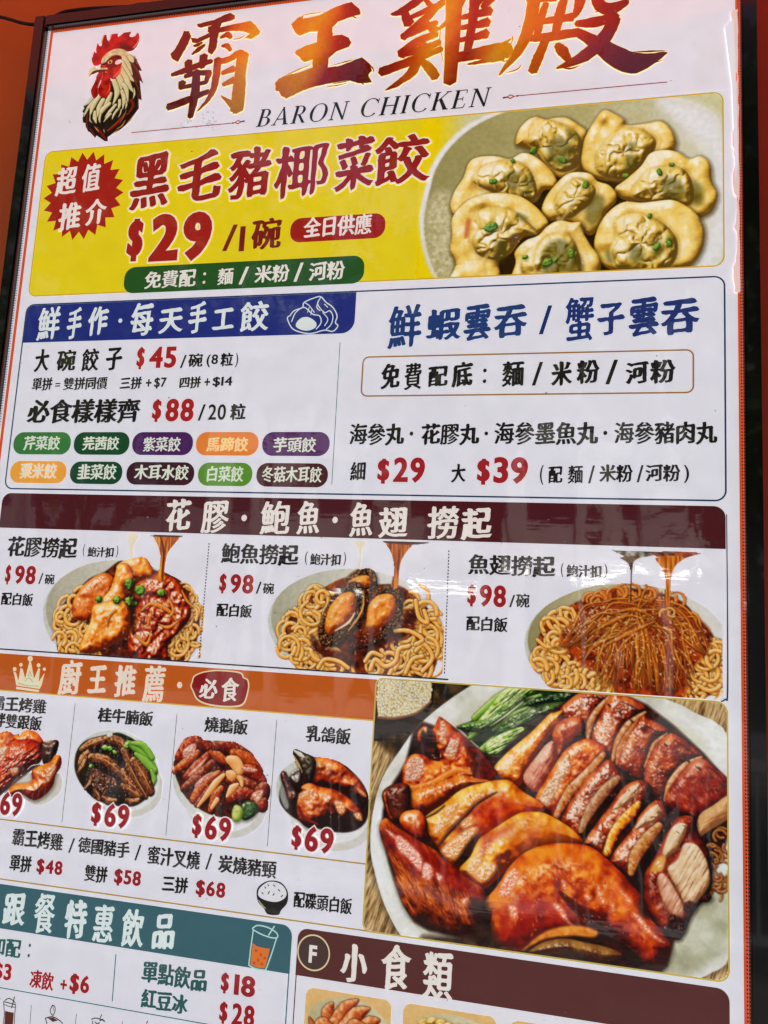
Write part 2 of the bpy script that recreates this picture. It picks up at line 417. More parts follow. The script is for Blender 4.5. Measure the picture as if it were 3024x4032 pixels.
    def stroke(s, pts, w, cols, name=None, t=None, idn=None, n=6, sh=.35, spec=.3, light=(-.5, -.7), px=False, soft=1.0, alpha=1.0, tex=0):
        p = np.array(pts, float) if px else s.P(pts, t); C = catmull(p, False, n) if len(p) > 2 else p
        w = np.interp(np.linspace(0, 1, len(C)), np.linspace(0, 1, len(w)), w) if hasattr(w, '__len__') else np.full(len(C), float(w))
        ww = s.win(C, w.max()/2+4)
        if ww is None: return
        sl, X, Y = ww; best = np.full(X.shape, 1e9); DX = np.zeros(X.shape); DY = np.zeros(X.shape); RR = np.ones(X.shape)
        for i in range(len(C)-1):
            ax, ay = C[i]; bx, by = C[i+1]; ex, ey = bx-ax, by-ay; ll = ex*ex+ey*ey+1e-9
            tt = np.clip(((X-ax)*ex+(Y-ay)*ey)/ll, 0, 1); qx = X-ax-tt*ex; qy = Y-ay-tt*ey; r = np.maximum((w[i]*(1-tt)+w[i+1]*tt)/2, .3)
            d = np.hypot(qx, qy)/r; m = d < best; best = np.where(m, d, best); DX = np.where(m, qx/r, DX); DY = np.where(m, qy/r, DY); RR = np.where(m, r, RR)
        if sh:
            a = sh*np.clip(1-(best-1)*RR/3.0, 0, 1); s.img[sl] = s.img[sl]*(1-a[..., None])+np.array((40, 18, 5))*a[..., None]
        nz = np.sqrt(np.clip(1-best**2, 0, 1)); ln = math.hypot(*light)
        Ld = np.clip(.35+.65*(DX*light[0]+DY*light[1]+nz*.6)/math.hypot(ln, .6), 0, 1); s.sd += 1
        if tex: Ld = Ld+tex*(fbm(X/6, Y/6, s.sd)-.5)
        c = ramp(cols, Ld)
        if spec:
            S = np.clip(Ld, 0, 1)**12*spec; c = c*(1-S[..., None])+255*S[..., None]
        a = np.clip((1-best)*RR/soft+.5, 0, 1)*alpha
        return s.put(sl, c, a, name, idn)
    def noodles(s, area_pts, num, cols, w=(5, 8), rad=(10, 26), name='noodle', t=None, seed=1, sweep=(1.5, 4.5), each=False, squash=1.0, sh=.35):
        rs = np.random.RandomState(seed); p = s.P(area_pts, t); L = catmull(p, True, 3); lo, hi = L.min(0), L.max(0); idn = None; k = 0
        while k < num:
            q = rs.uniform(lo, hi)
            if s.sdf(L, np.array([[q[0]]]), np.array([[q[1]]]))[0, 0] < 0: continue
            k += 1; r = rs.uniform(*rad); a0 = rs.uniform(0, 6.28); sw = rs.uniform(*sweep)*(1 if rs.rand() < .5 else -1)
            tt = np.linspace(0, 1, 6); aa = a0+sw*tt; rr = r*(1+.3*np.sin(tt*3+rs.rand()*6))
            pts = q+np.stack([rr*np.cos(aa), squash*rr*np.sin(aa)], 1)
            if idn is None and not each: idn = s.nid(name)
            s.stroke(pts, rs.uniform(*w), cols, px=True, idn=None if each else idn, name=name if each else None, n=3, sh=sh)
    def glints(s, pts, num, t=None, size=(2, 7), col=(255, 235, 215), seed=3, a=.9, ang=None):
        rs = np.random.RandomState(seed); p = s.P(pts, t); L = p; lo, hi = L.min(0), L.max(0)
        for _ in range(num):
            q = rs.uniform(lo, hi)
            if s.sdf(L, np.array([[q[0]]]), np.array([[q[1]]]))[0, 0] < 0: continue
            th = rs.uniform(0, 3.14) if ang is None else ang+rs.normal(0, .35); r = rs.uniform(*size)
            d = np.array([math.cos(th), math.sin(th)])*r
            s.stroke([q-d, q+d*.1+rs.normal(0, 1, 2), q+d], [.8, 2.6, .8], [(0, col), (1, col)], px=True, sh=0, spec=0, alpha=a, n=2)
    def emit(s, name, parent, h, mask_poly=None, step=2, groups=None, keep0=True, con=1.18, sat=1.16):
        """turn the picture into flat meshes on the board, one per thing that can be told apart in it"""
        k = step; Hh, Ww = s.H//k, s.Wd//k
        im = s.img[:Hh*k, :Ww*k].reshape(Hh, k, Ww, k, 3).mean((1, 3)); ids = s.id[:Hh*k:k, :Ww*k:k]
        if con != 1:
            wq = np.clip((215-im.min(2))/60, 0, 1)[..., None]; z = 255*(np.clip(im, 0, 255)/255)**con; g_ = z.mean(2, keepdims=True); z = g_+(z-g_)*sat; im = im*(1-wq)+z*wq
        yy, xx = np.mgrid[0:Hh, 0:Ww]; U = s.u0+(xx+.5)*k*s.px; V = s.v0+(yy+.5)*k*s.px
        keep = np.ones((Hh, Ww), bool)
        if mask_poly is not None:
            keep = s.sdf(np.asarray(mask_poly, float), U, V) > -.3*k*s.px
        fid = ids[:-1, :-1]; fk = keep[:-1, :-1] & keep[1:, :-1] & keep[:-1, 1:] & keep[1:, 1:]
        if not keep0: fk &= fid > 0
        idx = np.arange(Hh*Ww).reshape(Hh, Ww); root = None
        order = [i for i in range(len(s.names)) if (fk & (fid == i)).sum() > (0 if i == 0 else 6)]
        small = [i for i in range(len(s.names)) if i not in order]
        if small: fk &= ~np.isin(fid, small) | True; fid = np.where(np.isin(fid, small), 0 if keep0 else (order[0] if order else 0), fid)
        for i in order:
            m = fk & (fid == i)
            if not m.any(): continue
            a = idx[:-1, :-1][m]; b = idx[:-1, 1:][m]; c = idx[1:, 1:][m]; d = idx[1:, :-1][m]
            Q = np.stack([a, d, c, b], 1); used, inv = np.unique(Q.ravel(), return_inverse=True)
            me = bpy.data.meshes.new(s.names[i]); nv, nf = len(used), len(Q)
            uvp = np.stack([U.ravel()[used], V.ravel()[used]], 1)
            co = np.stack([uvp[:, 0]/1000-BO.x, np.full(nv, -h/1000.0-BO.y), ZTOP-uvp[:, 1]/1000-BO.z], 1).astype(np.float32)
            me.vertices.add(nv); me.vertices.foreach_set('co', co.ravel())
            me.loops.add(nf*4); me.loops.foreach_set('vertex_index', inv.astype(np.int32).ravel())
            me.polygons.add(nf); me.polygons.foreach_set('loop_start', np.arange(0, nf*4, 4, dtype=np.int32))
            me.update(calc_edges=True)
            at = me.color_attributes.new('ink', 'FLOAT_COLOR', 'POINT'); c4 = np.ones((nv, 4), np.float32)
            c4[:, :3] = lin(np.clip(im.reshape(-1, 3)[used], 0, 255)); at.data.foreach_set('color', c4.ravel())
            if root is None:
                o = link(name if (i == 0) else s.names[i], me, picture_mat(), parent)
                if i == 0: root = o
                else:
                    root = bpy.data.objects.new(name, None); COL.objects.link(root); root.parent = parent; o.parent = root
            else: o = link(s.names[i], me, picture_mat(), root)
        return root
TILE.update({'g': (0, 2780, .36166), 'h': (600, 2800, .54249), 'k': (0, 3700, .72333), 'm': (1130, 3700, 1.14165)})

# ------------------------------------------------------------------ setting: wall, awning
def box(name, x0, x1, y0, y1, z0, z1, mat, parent=None, bev=0):
    import bmesh
    bm = bmesh.new(); bmesh.ops.create_cube(bm, size=1)
    for v in bm.verts: v.co = Vector(((x0+x1)/2+v.co.x*(x1-x0), (y0+y1)/2+v.co.y*(y1-y0), (z0+z1)/2+v.co.z*(z1-z0)))
    if bev: bmesh.ops.bevel(bm, geom=bm.edges[:], offset=bev, segments=2, affect='EDGES')
    if parent is not None:
        for v in bm.verts: v.co -= parent.location
    me = bpy.data.meshes.new(name); bm.to_mesh(me); bm.free(); return link(name, me, mat, parent)
m_orange = plain_mat('orange_wall_paint', (240, 118, 24), .45, .10, 6, .0006)
m_red = plain_mat('red_column_paint', (214, 60, 24), .45, .10, 6, .0006)
m_black = plain_mat('glossy_black_frame', (14, 11, 11), .16, 0, 0, 0, .6)
m_cable = plain_mat('cable_rubber', (16, 15, 15), .55)
tag(box('wall', -2.6, .85, .034, .30, 0, 3.1, m_orange), 'orange painted shop wall behind the left side and top of the menu board', 'wall', kind='structure')
tag(box('column', .85, 2.3, .036, .34, 0, 3.12, m_red), 'dark red painted column showing as a strip along the right of the menu board', 'column', kind='structure')

# ------------------------------------------------------------------ light box: body, frame, print
box('light_box_body', -.012, 1.012, .001, .034, ZTOP-1.602, ZTOP+.012, m_black, board)
fz0, fz1 = ZTOP-1.62, ZTOP+.019
box('frame_rail', -.0185, .0005, -.011, .0335, fz0, fz1, m_black, board, .002)
box('frame_rail', .9995, 1.0180, -.011, .0335, fz0, fz1, m_black, board, .002)
box('frame_rail', .0008, .9992, -.0108, .0332, ZTOP-.0005, fz1-.0003, m_black, board, .002)
box('frame_rail', .0008, .9992, -.0108, .0332, fz0+.0003, ZTOP-1.6005, m_black, board, .002)
def quad(name, u0, v0, u1, v1, rgb, h, parent, k=1.0):
    return mesh_from(name, [(u0, v0), (u1, v0), (u1, v1), (u0, v1)], [(0, 1, 2, 3)], h, print_mat(rgb, k), parent)
WHITE = (233, 233, 240)
sheet = quad('printed_sheet', .6, .6, 999.4, 1600, WHITE, 0.0, board)
# orange border line printed along the edge of the sheet
outline('border_line', 5.5, .7, 999.3, 1594, 0, 4.6, (222, 84, 40), .25, sheet)
shape('border_margin', rrect(10.1, 5.3, 994.7, 1589.4, 0), WHITE, .22, sheet)
# dotted light guide along the print's edges, far too many dots to count
dots = []; Pd = []
def dot(u, v):
    b = len(Pd); r = .95
    Pd.extend([(u+r*math.cos(a), v+r*math.sin(a)) for a in (0, 1.047, 2.094, 3.1416, 4.189, 5.236)]); dots.append(tuple(range(b, b+6)))
v = 4.0
while v < 1595: dot(2.3, v); dot(998.2, v+1); v += 3.9
u = 4.0
while u < 997: dot(u, 1.7); u += 3.9
o = mesh_from('dotted_edge', Pd, dots, .4, print_mat((30, 18, 16), .05), sheet); o['kind'] = 'stuff'

# ------------------------------------------------------------------ title
RED = (158, 30, 26); DARK = (30, 26, 24); MAROON = (74, 24, 30); GOLD = (196, 164, 60); NAVY = (22, 52, 84); BLUE = (34, 46, 122)
TEAL = (44, 94, 104); WARMW = (238, 232, 222)
title = quad('title_panel', 12, 8, 990, 203, (234, 232, 238), .30, board)
def gradmesh(name, loops, colf, h, parent):
    P, Fc = fill(loops)
    return mesh_from(name, P, Fc, h, picture_mat(), parent, cols=np.array([colf(p) for p in P]))
rs = np.random.RandomState(5)
def brush_char(name, t, polys, strokes, stops, streaks=()):
    """polys: traced outlines; strokes: (points, widths) in zoomed pixels of tile t; stops: colour stops along u"""
    s = TILE[t][2]*(0.48 if t == 'a' else 0.42); L1 = []; L2 = []
    def dens(L, d=6):
        out = []
        for i in range(len(L)):
            a, b = L[i], L[(i+1) % len(L)]; m = max(1, int(np.linalg.norm(b-a)/d))
            for j in range(m): out.append(a*(1-j/m)+b*j/m)
        return np.array(out)
    for pl in polys:
        Q = ccw(dens(TT(t, pl), 3.0)); Q = Q+rs.normal(0, .22, Q.shape); L1.append(Q); L2.append(offset(Q, .8, .8, 1))
    for pts, w in strokes:
        w = np.array(w)*s; Q = stroke_loop(TT(t, pts), w, 7, .45, rs); L1.append(Q); L2.append(offset(Q, .75, .75, 1))
    for pts, w in streaks:
        Q = stroke_loop(TT(t, pts), np.array([.3, w*s, .2]), 5, .2, rs); L1.append(Q); L2.append(offset(Q, .5, .5, 1))
    us = [x[0] for x in stops]
    def cf(p):
        x = p[0]+.25*(p[1]-100)+14*(vnoise(p[0]/16, p[1]/16, 2)-.5); base = np.array([np.interp(x, us, [c[1][k] for c in stops]) for k in range(3)])
        return base*(1-.34*max(0, min(1, (p[1]-90)/110.)))
    gradmesh(name, L1, cf, 1.3, title); P, Fc = fill(L2); mesh_from('brush_outline', P, Fc, 1.0, print_mat((240, 214, 110)), title)
DR = (116, 20, 14); RD = (164, 28, 16); OR = (222, 100, 16); YO = (230, 146, 22)
brush_char('brush_character', 'a',
 [[(295,185),(330,175),(430,150),(500,115),(545,100),(578,120),(575,145),(540,160),(480,175),(470,200),(455,260),(440,360),(405,410),(375,390),(385,330),(395,250),(375,240),(380,205),(410,190),(330,210),(305,205)],
  [(200,235),(235,235),(252,275),(230,330),(190,400),(155,465),(110,440),(98,405),(130,375),(160,320),(185,270)],
  [(248,285),(300,290),(360,262),(480,205),(600,178),(690,160),(730,190),(765,240),(755,260),(700,292),(655,285),(690,255),(640,235),(560,232),(470,245),(430,262),(300,325),(262,318)]],
 [([(470,285),(520,262),(550,285)],(14,38,22)), ([(355,335),(310,370),(258,408)],(12,30,10)), ([(480,345),(520,345),(545,380)],(14,34,20)), ([(270,345),(300,338),(335,322)],(10,22,12)),
  ([(108,560),(200,530),(330,480),(408,458)],(24,38,38,28)), ([(230,458),(240,545)],(50,40)), ([(348,415),(330,505)],(55,38)), ([(205,572),(300,546),(398,545)],(26,34,34)),
  ([(385,548),(362,615)],(38,26)), ([(188,612),(178,662)],(50,36)), ([(185,655),(370,612)],(26,28)), ([(292,530),(282,700),(245,875)],(46,56,34)), ([(78,800),(200,758),(385,680)],(46,48,30)),
  ([(452,440),(440,560),(420,660),(380,740),(300,828)],(48,46,40,26,6)), ([(455,468),(540,440),(610,402),(668,425)],(36,38,48,34)), ([(638,408),(615,560),(605,700),(590,825)],(72,66,80,78)),
  ([(482,548),(570,512)],(26,46)), ([(488,632),(572,598)],(26,46)), ([(595,822),(545,770),(475,715)],(60,34,6))],
 [(225, DR), (276, DR), (292, (196, 76, 20)), (308, OR), (335, YO)],
 [([(330,790),(380,745),(420,705)],6), ([(650,520),(655,620),(648,700)],5), ([(560,300),(620,285),(660,262)],7)])
brush_char('brush_character', 'a',
 [[(995,185),(1040,140),(1085,118),(1080,145),(1200,120),(1320,60),(1440,20),(1500,70),(1510,110),(1440,130),(1340,165),(1300,210),(1300,270),(1370,262),(1420,285),(1440,320),(1425,350),(1330,385),(1270,440),(1268,505),(1350,495),(1440,460),(1520,430),(1580,480),(1592,530),(1565,560),(1592,615),(1500,622),(1420,600),(1300,620),(1150,650),(1050,690),(960,735),(920,715),(905,680),(880,680),(875,620),(900,590),(940,570),(1060,540),(1155,505),(1155,445),(1090,465),(1060,430),(1022,400),(1030,380),(1110,340),(1185,320),(1190,235),(1130,240),(1060,268),(1030,250)]],
 [], [(375, OR), (430, YO), (448, (220, 96, 20)), (466, RD), (505, DR)],
 [([(1080,118),(1150,105),(1220,95)],6), ([(1330,55),(1380,40),(1420,25)],7), ([(1440,120),(1470,135),(1480,142)],7), ([(940,570),(1050,520),(1140,485)],8), ([(1300,628),(1380,612),(1440,600)],6),
  ([(1250,652),(1330,638),(1410,622)],5), ([(1560,470),(1600,510),(1605,540)],7), ([(1500,612),(1530,628),(1525,632)],6), ([(1300,490),(1400,462),(1450,448)],6), ([(980,715),(1020,700),(1050,685)],6)])
brush_char('brush_character', 'b', [],
 [([(120,78),(170,65),(240,20),(330,-40)],(8,36,42,30)), ([(185,60),(215,130)],(30,50)), ([(300,0),(345,45),(395,15)],(20,26,30)), ([(190,110),(300,60),(395,15)],(20,30,24)),
  ([(395,0),(340,60),(290,110),(180,200)],(20,34,40,36)), ([(180,195),(250,165),(360,120)],(34,34,26)), ([(300,120),(350,165)],(24,44)), ([(360,180),(260,220),(170,290)],(30,40,50)),
  ([(170,285),(280,262),(375,222)],(40,38,28)), ([(65,380),(190,335),(385,258)],(44,44,26)), ([(290,230),(235,370),(165,430),(90,475)],(40,46,28,5)), ([(270,310),(320,360),(355,408)],(20,44,40)),
  ([(500,-40),(440,90),(352,168)],(50,34,6)), ([(452,-30),(442,180),(428,435)],(74,66,54)), ([(470,100),(560,78),(640,60)],(20,34,46)), ([(465,150),(540,140),(628,118)],(18,30,46)), ([(465,215),(540,200),(622,178)],(18,30,46)),
  ([(560,-20),(545,120),(520,270)],(46,40,34)), ([(440,310),(560,285),(680,270),(740,268)],(44,54,78,66)), ([(680,250),(750,205)],(30,4)), ([(700,290),(620,318),(520,340)],(60,24,6)), ([(610,-40),(540,60)],(46,30)), ([(640,-10),(600,45)],(50,26))],
 [(530, DR), (566, RD), (590, OR), (612, YO), (636, (214, 90, 20)), (655, RD), (676, (206, 76, 20)), (700, YO)],
 [([(380,140),(375,230),(392,330)],5), ([(100,470),(160,450),(230,385)],7), ([(540,335),(600,322),(650,320)],6), ([(700,325),(728,320),(752,300)],6), ([(745,240),(755,205),(752,190)],5)])
brush_char('brush_character', 'b', [],
 [([(835,5),(900,-10),(985,-8)],(30,44,34)), ([(870,-20),(845,130),(790,260),(685,395)],(52,54,44,6)), ([(880,122),(960,108),(1070,92)],(22,34,40)), ([(930,20),(905,90),(880,200)],(26,34,30)), ([(1025,-10),(1000,80),(975,190)],(30,42,32)),
  ([(835,205),(950,195),(1095,172)],(26,44,40)), ([(925,215),(890,300),(858,378)],(34,44,40)), ([(985,235),(1015,270),(1045,315)],(26,48,26)), ([(1110,-30),(1100,40),(1075,95)],(50,40,18)),
  ([(1190,-30),(1210,30),(1270,50),(1355,10)],(40,50,58,26)), ([(1085,128),(1190,118),(1300,88)],(26,50,40)), ([(1290,95),(1235,200),(1130,295),(985,360)],(50,60,56,8)), ([(1080,165),(1180,220),(1300,300),(1400,335),(1560,278)],(30,56,90,88,6))],
 [(700, YO), (746, OR), (790, (206, 76, 20)), (818, RD), (880, DR)],
 [([(1380,275),(1470,272),(1560,268)],8), ([(1400,360),(1460,340),(1540,318)],8), ([(1290,345),(1350,378),(1410,368)],7), ([(985,345),(1050,362),(1110,345)],8), ([(720,385),(780,365),(800,340)],6), ([(1330,262),(1420,285),(1500,282)],7), ([(1180,68),(1215,60),(1260,52)],6)])
# ink splashes, pale grey
sp = []
for cx_, cy_, n_, sx_, sy_ in ((130, 62, 34, 10, 22), (285, 178, 30, 14, 14), (250, 180, 12, 10, 8), (60, 160, 3, 3, 3), (120, 105, 14, 12, 8)):
    for _ in range(n_):
        a = rs.uniform(0, 6.28); r = rs.uniform(.5, 2.6); c = np.array([cx_+rs.normal(0, sx_*.6), cy_+rs.normal(0, sy_*.6)]); m = 8
        rr = r*rs.uniform(.5, 1.3, m); th = np.linspace(0, 6.28, m+1)[:-1]
        sp.append(ccw(c+np.stack([rr*1.6*np.cos(th), rr*.8*np.sin(th)], 1)@np.array([[math.cos(a*.2), math.sin(a*.2)], [-math.sin(a*.2), math.cos(a*.2)]])))
o = mesh_from('ink_splash', *fill(sp), .6, print_mat((206, 204, 210)), title); o['kind'] = 'stuff'

# slanted serif capitals built from stems, bowls and slab feet (unit cap height)
def serif(ch):
    R = []; st, th, sf = .15, .055, .045
    def rect(x0, y0, x1, y1): R.append(ccw(np.array([(x0, y0), (x1, y0), (x1, y1), (x0, y1)], float)))
    def stem(x, y0=0, y1=1, w=st): rect(x-w/2, y0, x+w/2, y1)
    def foot(x, y, w=.32):
        if y < .5: R.append(ccw(np.array([(x-w/2, 0), (x+w/2, 0), (x+w/2, .03), (x+.09, .06), (x-.09, .06), (x-w/2, .03)])))
        else: R.append(ccw(np.array([(x-w/2, 1), (x+w/2, 1), (x+w/2, .97), (x+.09, .94), (x-.09, .94), (x-w/2, .97)])))
    def poly(*p): R.append(ccw(np.array(p, float)))
    def curve(pts, w): R.append(stroke_loop(pts, w, 6))
    def ell(cx, cy, rx, ry, a0, a1, wt, ws, n=26):
        A = np.radians(np.linspace(a0, a1, n)); o_ = np.stack([cx+rx*np.cos(A), cy+ry*np.sin(A)], 1)
        w = ws+(wt-ws)*np.abs(np.cos(A))**1.5; i_ = np.stack([cx+(rx-w)*np.cos(A), cy+(ry-np.maximum(w*.6, ws))*np.sin(A)], 1)
        R.append(ccw(np.vstack([o_, i_[::-1]])))
    if ch == 'B': stem(.16); foot(.14, 0, .28); foot(.14, 1, .28); ell(.30, .745, .30, .255, -90, 90, .15, .05); ell(.32, .27, .36, .27, -90, 90, .16, .05); rect(.1, .95, .32, 1); rect(.1, .49, .34, .54); rect(.1, 0, .34, .05); adv = .72
    if ch == 'A': poly((.04, 0), (.11, 0), (.40, .92), (.37, 1)); poly((.33, 1.02), (.42, 1.02), (.78, 0), (.60, 0)); rect(.18, .30, .60, .36); foot(.08, 0, .26); foot(.70, 0, .32); adv = .84
    if ch == 'R': stem(.16); foot(.14, 0, .30); foot(.14, 1, .28); ell(.30, .73, .32, .27, -90, 90, .15, .05); rect(.1, .95, .32, 1); rect(.1, .46, .32, .51); poly((.28, .48), (.42, .48), (.74, .02), (.80, 0), (.60, 0)); adv = .78
    if ch == 'O': ell(.45, .5, .45, .52, 0, 359.9, .16, .05, 40); adv = .92
    if ch == 'N': stem(.15, w=.07); stem(.74, w=.07); poly((.06, 1), (.22, 1), (.78, .05), (.78, -.02), (.70, -.02)); foot(.15, 0, .26); foot(.12, 1, .22); foot(.74, 1, .26); adv = .92
    if ch == 'C': ell(.45, .5, .45, .52, 42, 318, .16, .05, 34); poly((.74, .70), (.79, .70), (.80, .98), (.76, .98)); adv = .84
    if ch == 'H': stem(.16); stem(.72); rect(.2, .48, .7, .54); [foot(x, y, .30) for x in (.16, .72) for y in (0, 1)]; adv = .90
    if ch == 'I': stem(.16); foot(.16, 0, .3); foot(.16, 1, .3); adv = .36
    if ch == 'K': stem(.16); foot(.16, 0, .3); foot(.16, 1, .3); poly((.22, .44), (.22, .52), (.62, .97), (.70, .97)); poly((.30, .56), (.42, .64), (.80, .02), (.60, .02)); foot(.68, 1, .26); foot(.72, 0, .30); adv = .84
    if ch == 'E': stem(.16); foot(.14, 0, .26); foot(.14, 1, .26); rect(.1, .95, .58, 1); rect(.1, 0, .60, .05); rect(.1, .48, .48, .535); poly((.54, .97), (.59, .97), (.60, .78), (.57, .78)); poly((.56, .04), (.61, .03), (.65, .24), (.61, .24)); poly((.44, .40), (.48, .40), (.48, .62), (.44, .62)); adv = .70
    return R, adv
def serif_line(word, lb, rt):
    x = 0; LL = []
    for ch in word: R, adv = serif(ch); LL += [L+np.array([x, 0]) for L in R]; x += adv+.13
    LL = [np.stack([L[:, 0]+.21*L[:, 1], L[:, 1]], 1) for L in LL]; X = np.vstack(LL); a, b = X.min(0), X.max(0)
    return [ccw(np.stack([lb[0]+(L[:, 0]-a[0])/(b[0]-a[0])*(rt[0]-lb[0]), lb[1]-(L[:, 1]-a[1])/(b[1]-a[1])*(lb[1]-rt[1])], 1)) for L in LL]
for w_, a_, b_ in (('BARON', (12, 760), (572, 600)), ('CHICKEN', (634, 702), (1414, 518))):
    P, Fc = fill(serif_line(w_, T(2, *a_), T(2, *b_))); mesh_from('lettering', P, Fc, 1.2, print_mat((26, 22, 22)), title)
def flourish(a, b, dia, tip):
    pa, pb, pd, pt = a, b, dia, tip; L = [stroke_loop([pa, pb], 1.3, 2)]
    d = np.array([[-6, 0], [0, -3.4], [6, 0], [0, 3.4]])+np.array(pd)
    L.append(ccw(d)); L.append(stroke_loop([pb, pd], 1.2, 2)); L.append(stroke_loop([pd, pt], (1.2, 2.6), 2))
    for q in (pb, pt): L.append(ccw(np.array(q)+1.5*np.array([(math.cos(t), math.sin(t)) for t in np.linspace(0, 6.28, 9)[:-1]])))
    mesh_from('flourish_line', *fill(L), 1.0, print_mat((132, 24, 20)), title)
    shape('flourish_diamond', np.array([[-3.4, 0], [0, -1.7], [3.4, 0], [0, 1.7]])+np.array(pd), (240, 222, 214), 1.2, title)
flourish(T(1, 783, 790), T(1, 1385, 733), T(1, 1415, 728), T(1, 1450, 722))
flourish(T(3, 1060, 490), T(3, 172, 572), T(3, 130, 577), T(3, 90, 583))

# rooster emblem, painted feather by feather
c0, c1 = T('c', 40, 60), T('c', 1230, 2160)
rp = Pic(60, 20, 182, 212, 'c', .35, (234, 230, 236))
CREAM = R_((120, 112, 60), (206, 198, 150), (236, 232, 196)); RDR = R_((90, 10, 8), (178, 26, 20), (200, 40, 26)); BRN = R_((40, 18, 12), (100, 36, 22), (150, 60, 30))
K0 = (38, 22, 18)
rp.flat([(640,1030),(760,980),(820,800),(860,620),(960,600),(1075,700),(1020,700),(1150,885),(1080,880),(1175,1110),(1110,1050),(1145,1400),(1090,1370),(1095,1540),(1040,1610),(960,1740),(880,1815),(760,1920),(610,2000),(550,2040),(556,2110),(500,2110),(360,2010),(330,2050),(240,1950),(210,1940),(165,1850),(160,1790),(120,1790),(110,1700),(130,1620),(105,1590),(140,1530),(120,1490),(190,1430),(270,1330),(400,1300)], K0, 'feathers', smooth=False)
nf = rp.nid('feathers')
for pts, w, c in (([(1010,620),(1070,700)],(30,4),BRN), ([(960,640),(1050,720),(1145,880)],(60,60,6),BRN), ([(980,760),(1080,900),(1165,1100)],(70,80,8),BRN), ([(1000,1000),(1090,1200),(1130,1390)],(60,70,6),BRN),
    ([(960,1400),(1000,1500),(900,1650)],(120,130,60),BRN), ([(1080,1300),(1080,1450),(1050,1590)],(40,40,6),BRN), ([(860,1640),(740,1780),(560,1930)],(120,140,90),R_((60,14,10),(120,34,24),(160,70,40))), ([(200,1640),(190,1780),(210,1920)],(50,70,20),BRN), ([(240,1880),(300,1980),(345,2040)],(50,60,20),BRN), ([(370,1880),(460,2000),(540,2100)],(80,110,20),R_((60,14,10),(110,24,18),(140,40,30)))):
    rp.stroke(pts, [x*.45*.226*2.4/2 for x in w], c, idn=nf, sh=.2, spec=0)
k_ = .226*.3616/.35   # zoomed pixels -> picture pixels
def fea(pts, w, c=CREAM, sh=.5): rp.stroke(pts, [x*k_ for x in w], c, idn=nf, sh=sh, spec=0)
for pts, w in (([(840,560),(960,680),(1000,740)],(60,110,10)), ([(820,640),(900,800),(985,960)],(110,130,8)), ([(800,760),(880,930),(1010,1070)],(120,150,8)), ([(760,860),(860,1030),(1000,1260)],(130,150,10)), ([(720,940),(780,1080),(790,1230)],(110,130,8)), ([(820,1120),(880,1220),(905,1440)],(80,90,6)),
    ([(1010,1190),(1020,1290),(990,1380)],(20,40,4)), ([(660,1060),(720,1260),(640,1480)],(90,120,10)), ([(800,1240),(840,1380),(810,1560)],(70,90,6)), ([(870,1400),(880,1480),(860,1550)],(20,40,4)), ([(610,1280),(560,1400),(480,1500)],(60,110,10)), ([(760,1400),(760,1480),(730,1590)],(60,70,6)),
    ([(290,1360),(220,1440),(130,1500)],(60,60,6)), ([(330,1400),(220,1530),(130,1660)],(90,80,6)), ([(400,1340),(300,1500),(240,1680)],(100,110,8)), ([(470,1400),(400,1540),(380,1690)],(100,110,8)), ([(580,1460),(470,1560),(400,1700)],(80,110,8)), ([(690,1480),(590,1600),(500,1700)],(60,80,6)),
    ([(720,1560),(660,1650),(630,1730)],(50,50,6)), ([(600,1640),(540,1700),(480,1780)],(50,50,6)), ([(330,1600),(330,1700),(355,1800)],(60,90,8)), ([(430,1640),(410,1720),(420,1790)],(40,50,6)), ([(790,1560),(770,1640),(730,1700)],(24,24,4)), ([(880,1560),(820,1700),(760,1800)],(6,8,3)), ([(200,1560),(170,1620),(130,1690)],(40,40,6)), ([(250,1650),(245,1750),(290,1790)],(10,24,4))):
    fea(pts, w)
for pts in ([(760,1900),(680,1950),(615,1995)], [(1010,1640),(960,1720),(885,1800)], [(320,1850),(360,1900),(400,1950)], [(480,1900),(490,1930),(495,1960)], [(860,1740),(800,1840),(700,1900)]): fea(pts, (6, 20, 6), R_((200,140,80),(236,190,120)), 0)
rp.flat([(280,560),(300,600),(310,545),(350,570),(345,500),(375,395),(410,450),(445,440),(440,360),(480,260),(525,215),(535,290),(550,350),(580,340),(600,260),(680,140),(760,95),(800,110),(760,170),(730,260),(740,285),(840,210),(900,160),(930,100),(960,150),(960,220),(930,275),(960,290),(1020,275),(1075,210),(1105,300),(1080,420),(1000,520),(900,545),(760,520),(650,560),(540,600),(460,660),(440,760),(340,800),(290,760),(268,680),(290,620)], R_((130,14,12),(186,28,22),(206,40,28)), 'comb', ts=30, n=3)
rp.flat([(760,470),(850,430),(960,460),(1000,515),(900,540),(780,520)], (96,12,12), soft=12, idn=rp.nid('comb'))
for pts, w in (([(720,260),(745,190),(790,130)],(8,16,5)), ([(580,380),(600,310),(650,200)],(10,30,5)), ([(450,430),(460,340),(500,260)],(10,30,5)), ([(1000,480),(1070,400),(1095,300)],(24,22,5)), ([(940,230),(960,200),(955,150)],(8,14,4)), ([(350,530),(360,460),(372,420)],(6,14,4))): fea(pts, w, R_((236,150,110),(240,160,120)), 0)
rp.flat([(440,740),(470,650),(560,560),(700,500),(820,510),(900,560),(960,600),(860,640),(780,620),(660,620),(560,690),(480,740)], R_((200,180,130),(236,226,190)), 'brow', ts=12)
rp.flat([(430,770),(520,720),(640,620),(780,620),(800,700),(780,900),(700,1000),(640,1030),(560,980),(500,880),(430,850)], R_((110,18,14),(170,34,24),(206,60,40)), 'face', ts=20)
rp.flat([(450,760),(560,700),(700,620),(780,640),(760,700),(660,660),(540,770),(450,785)], (60, 10, 10), idn=rp.nid('face'))
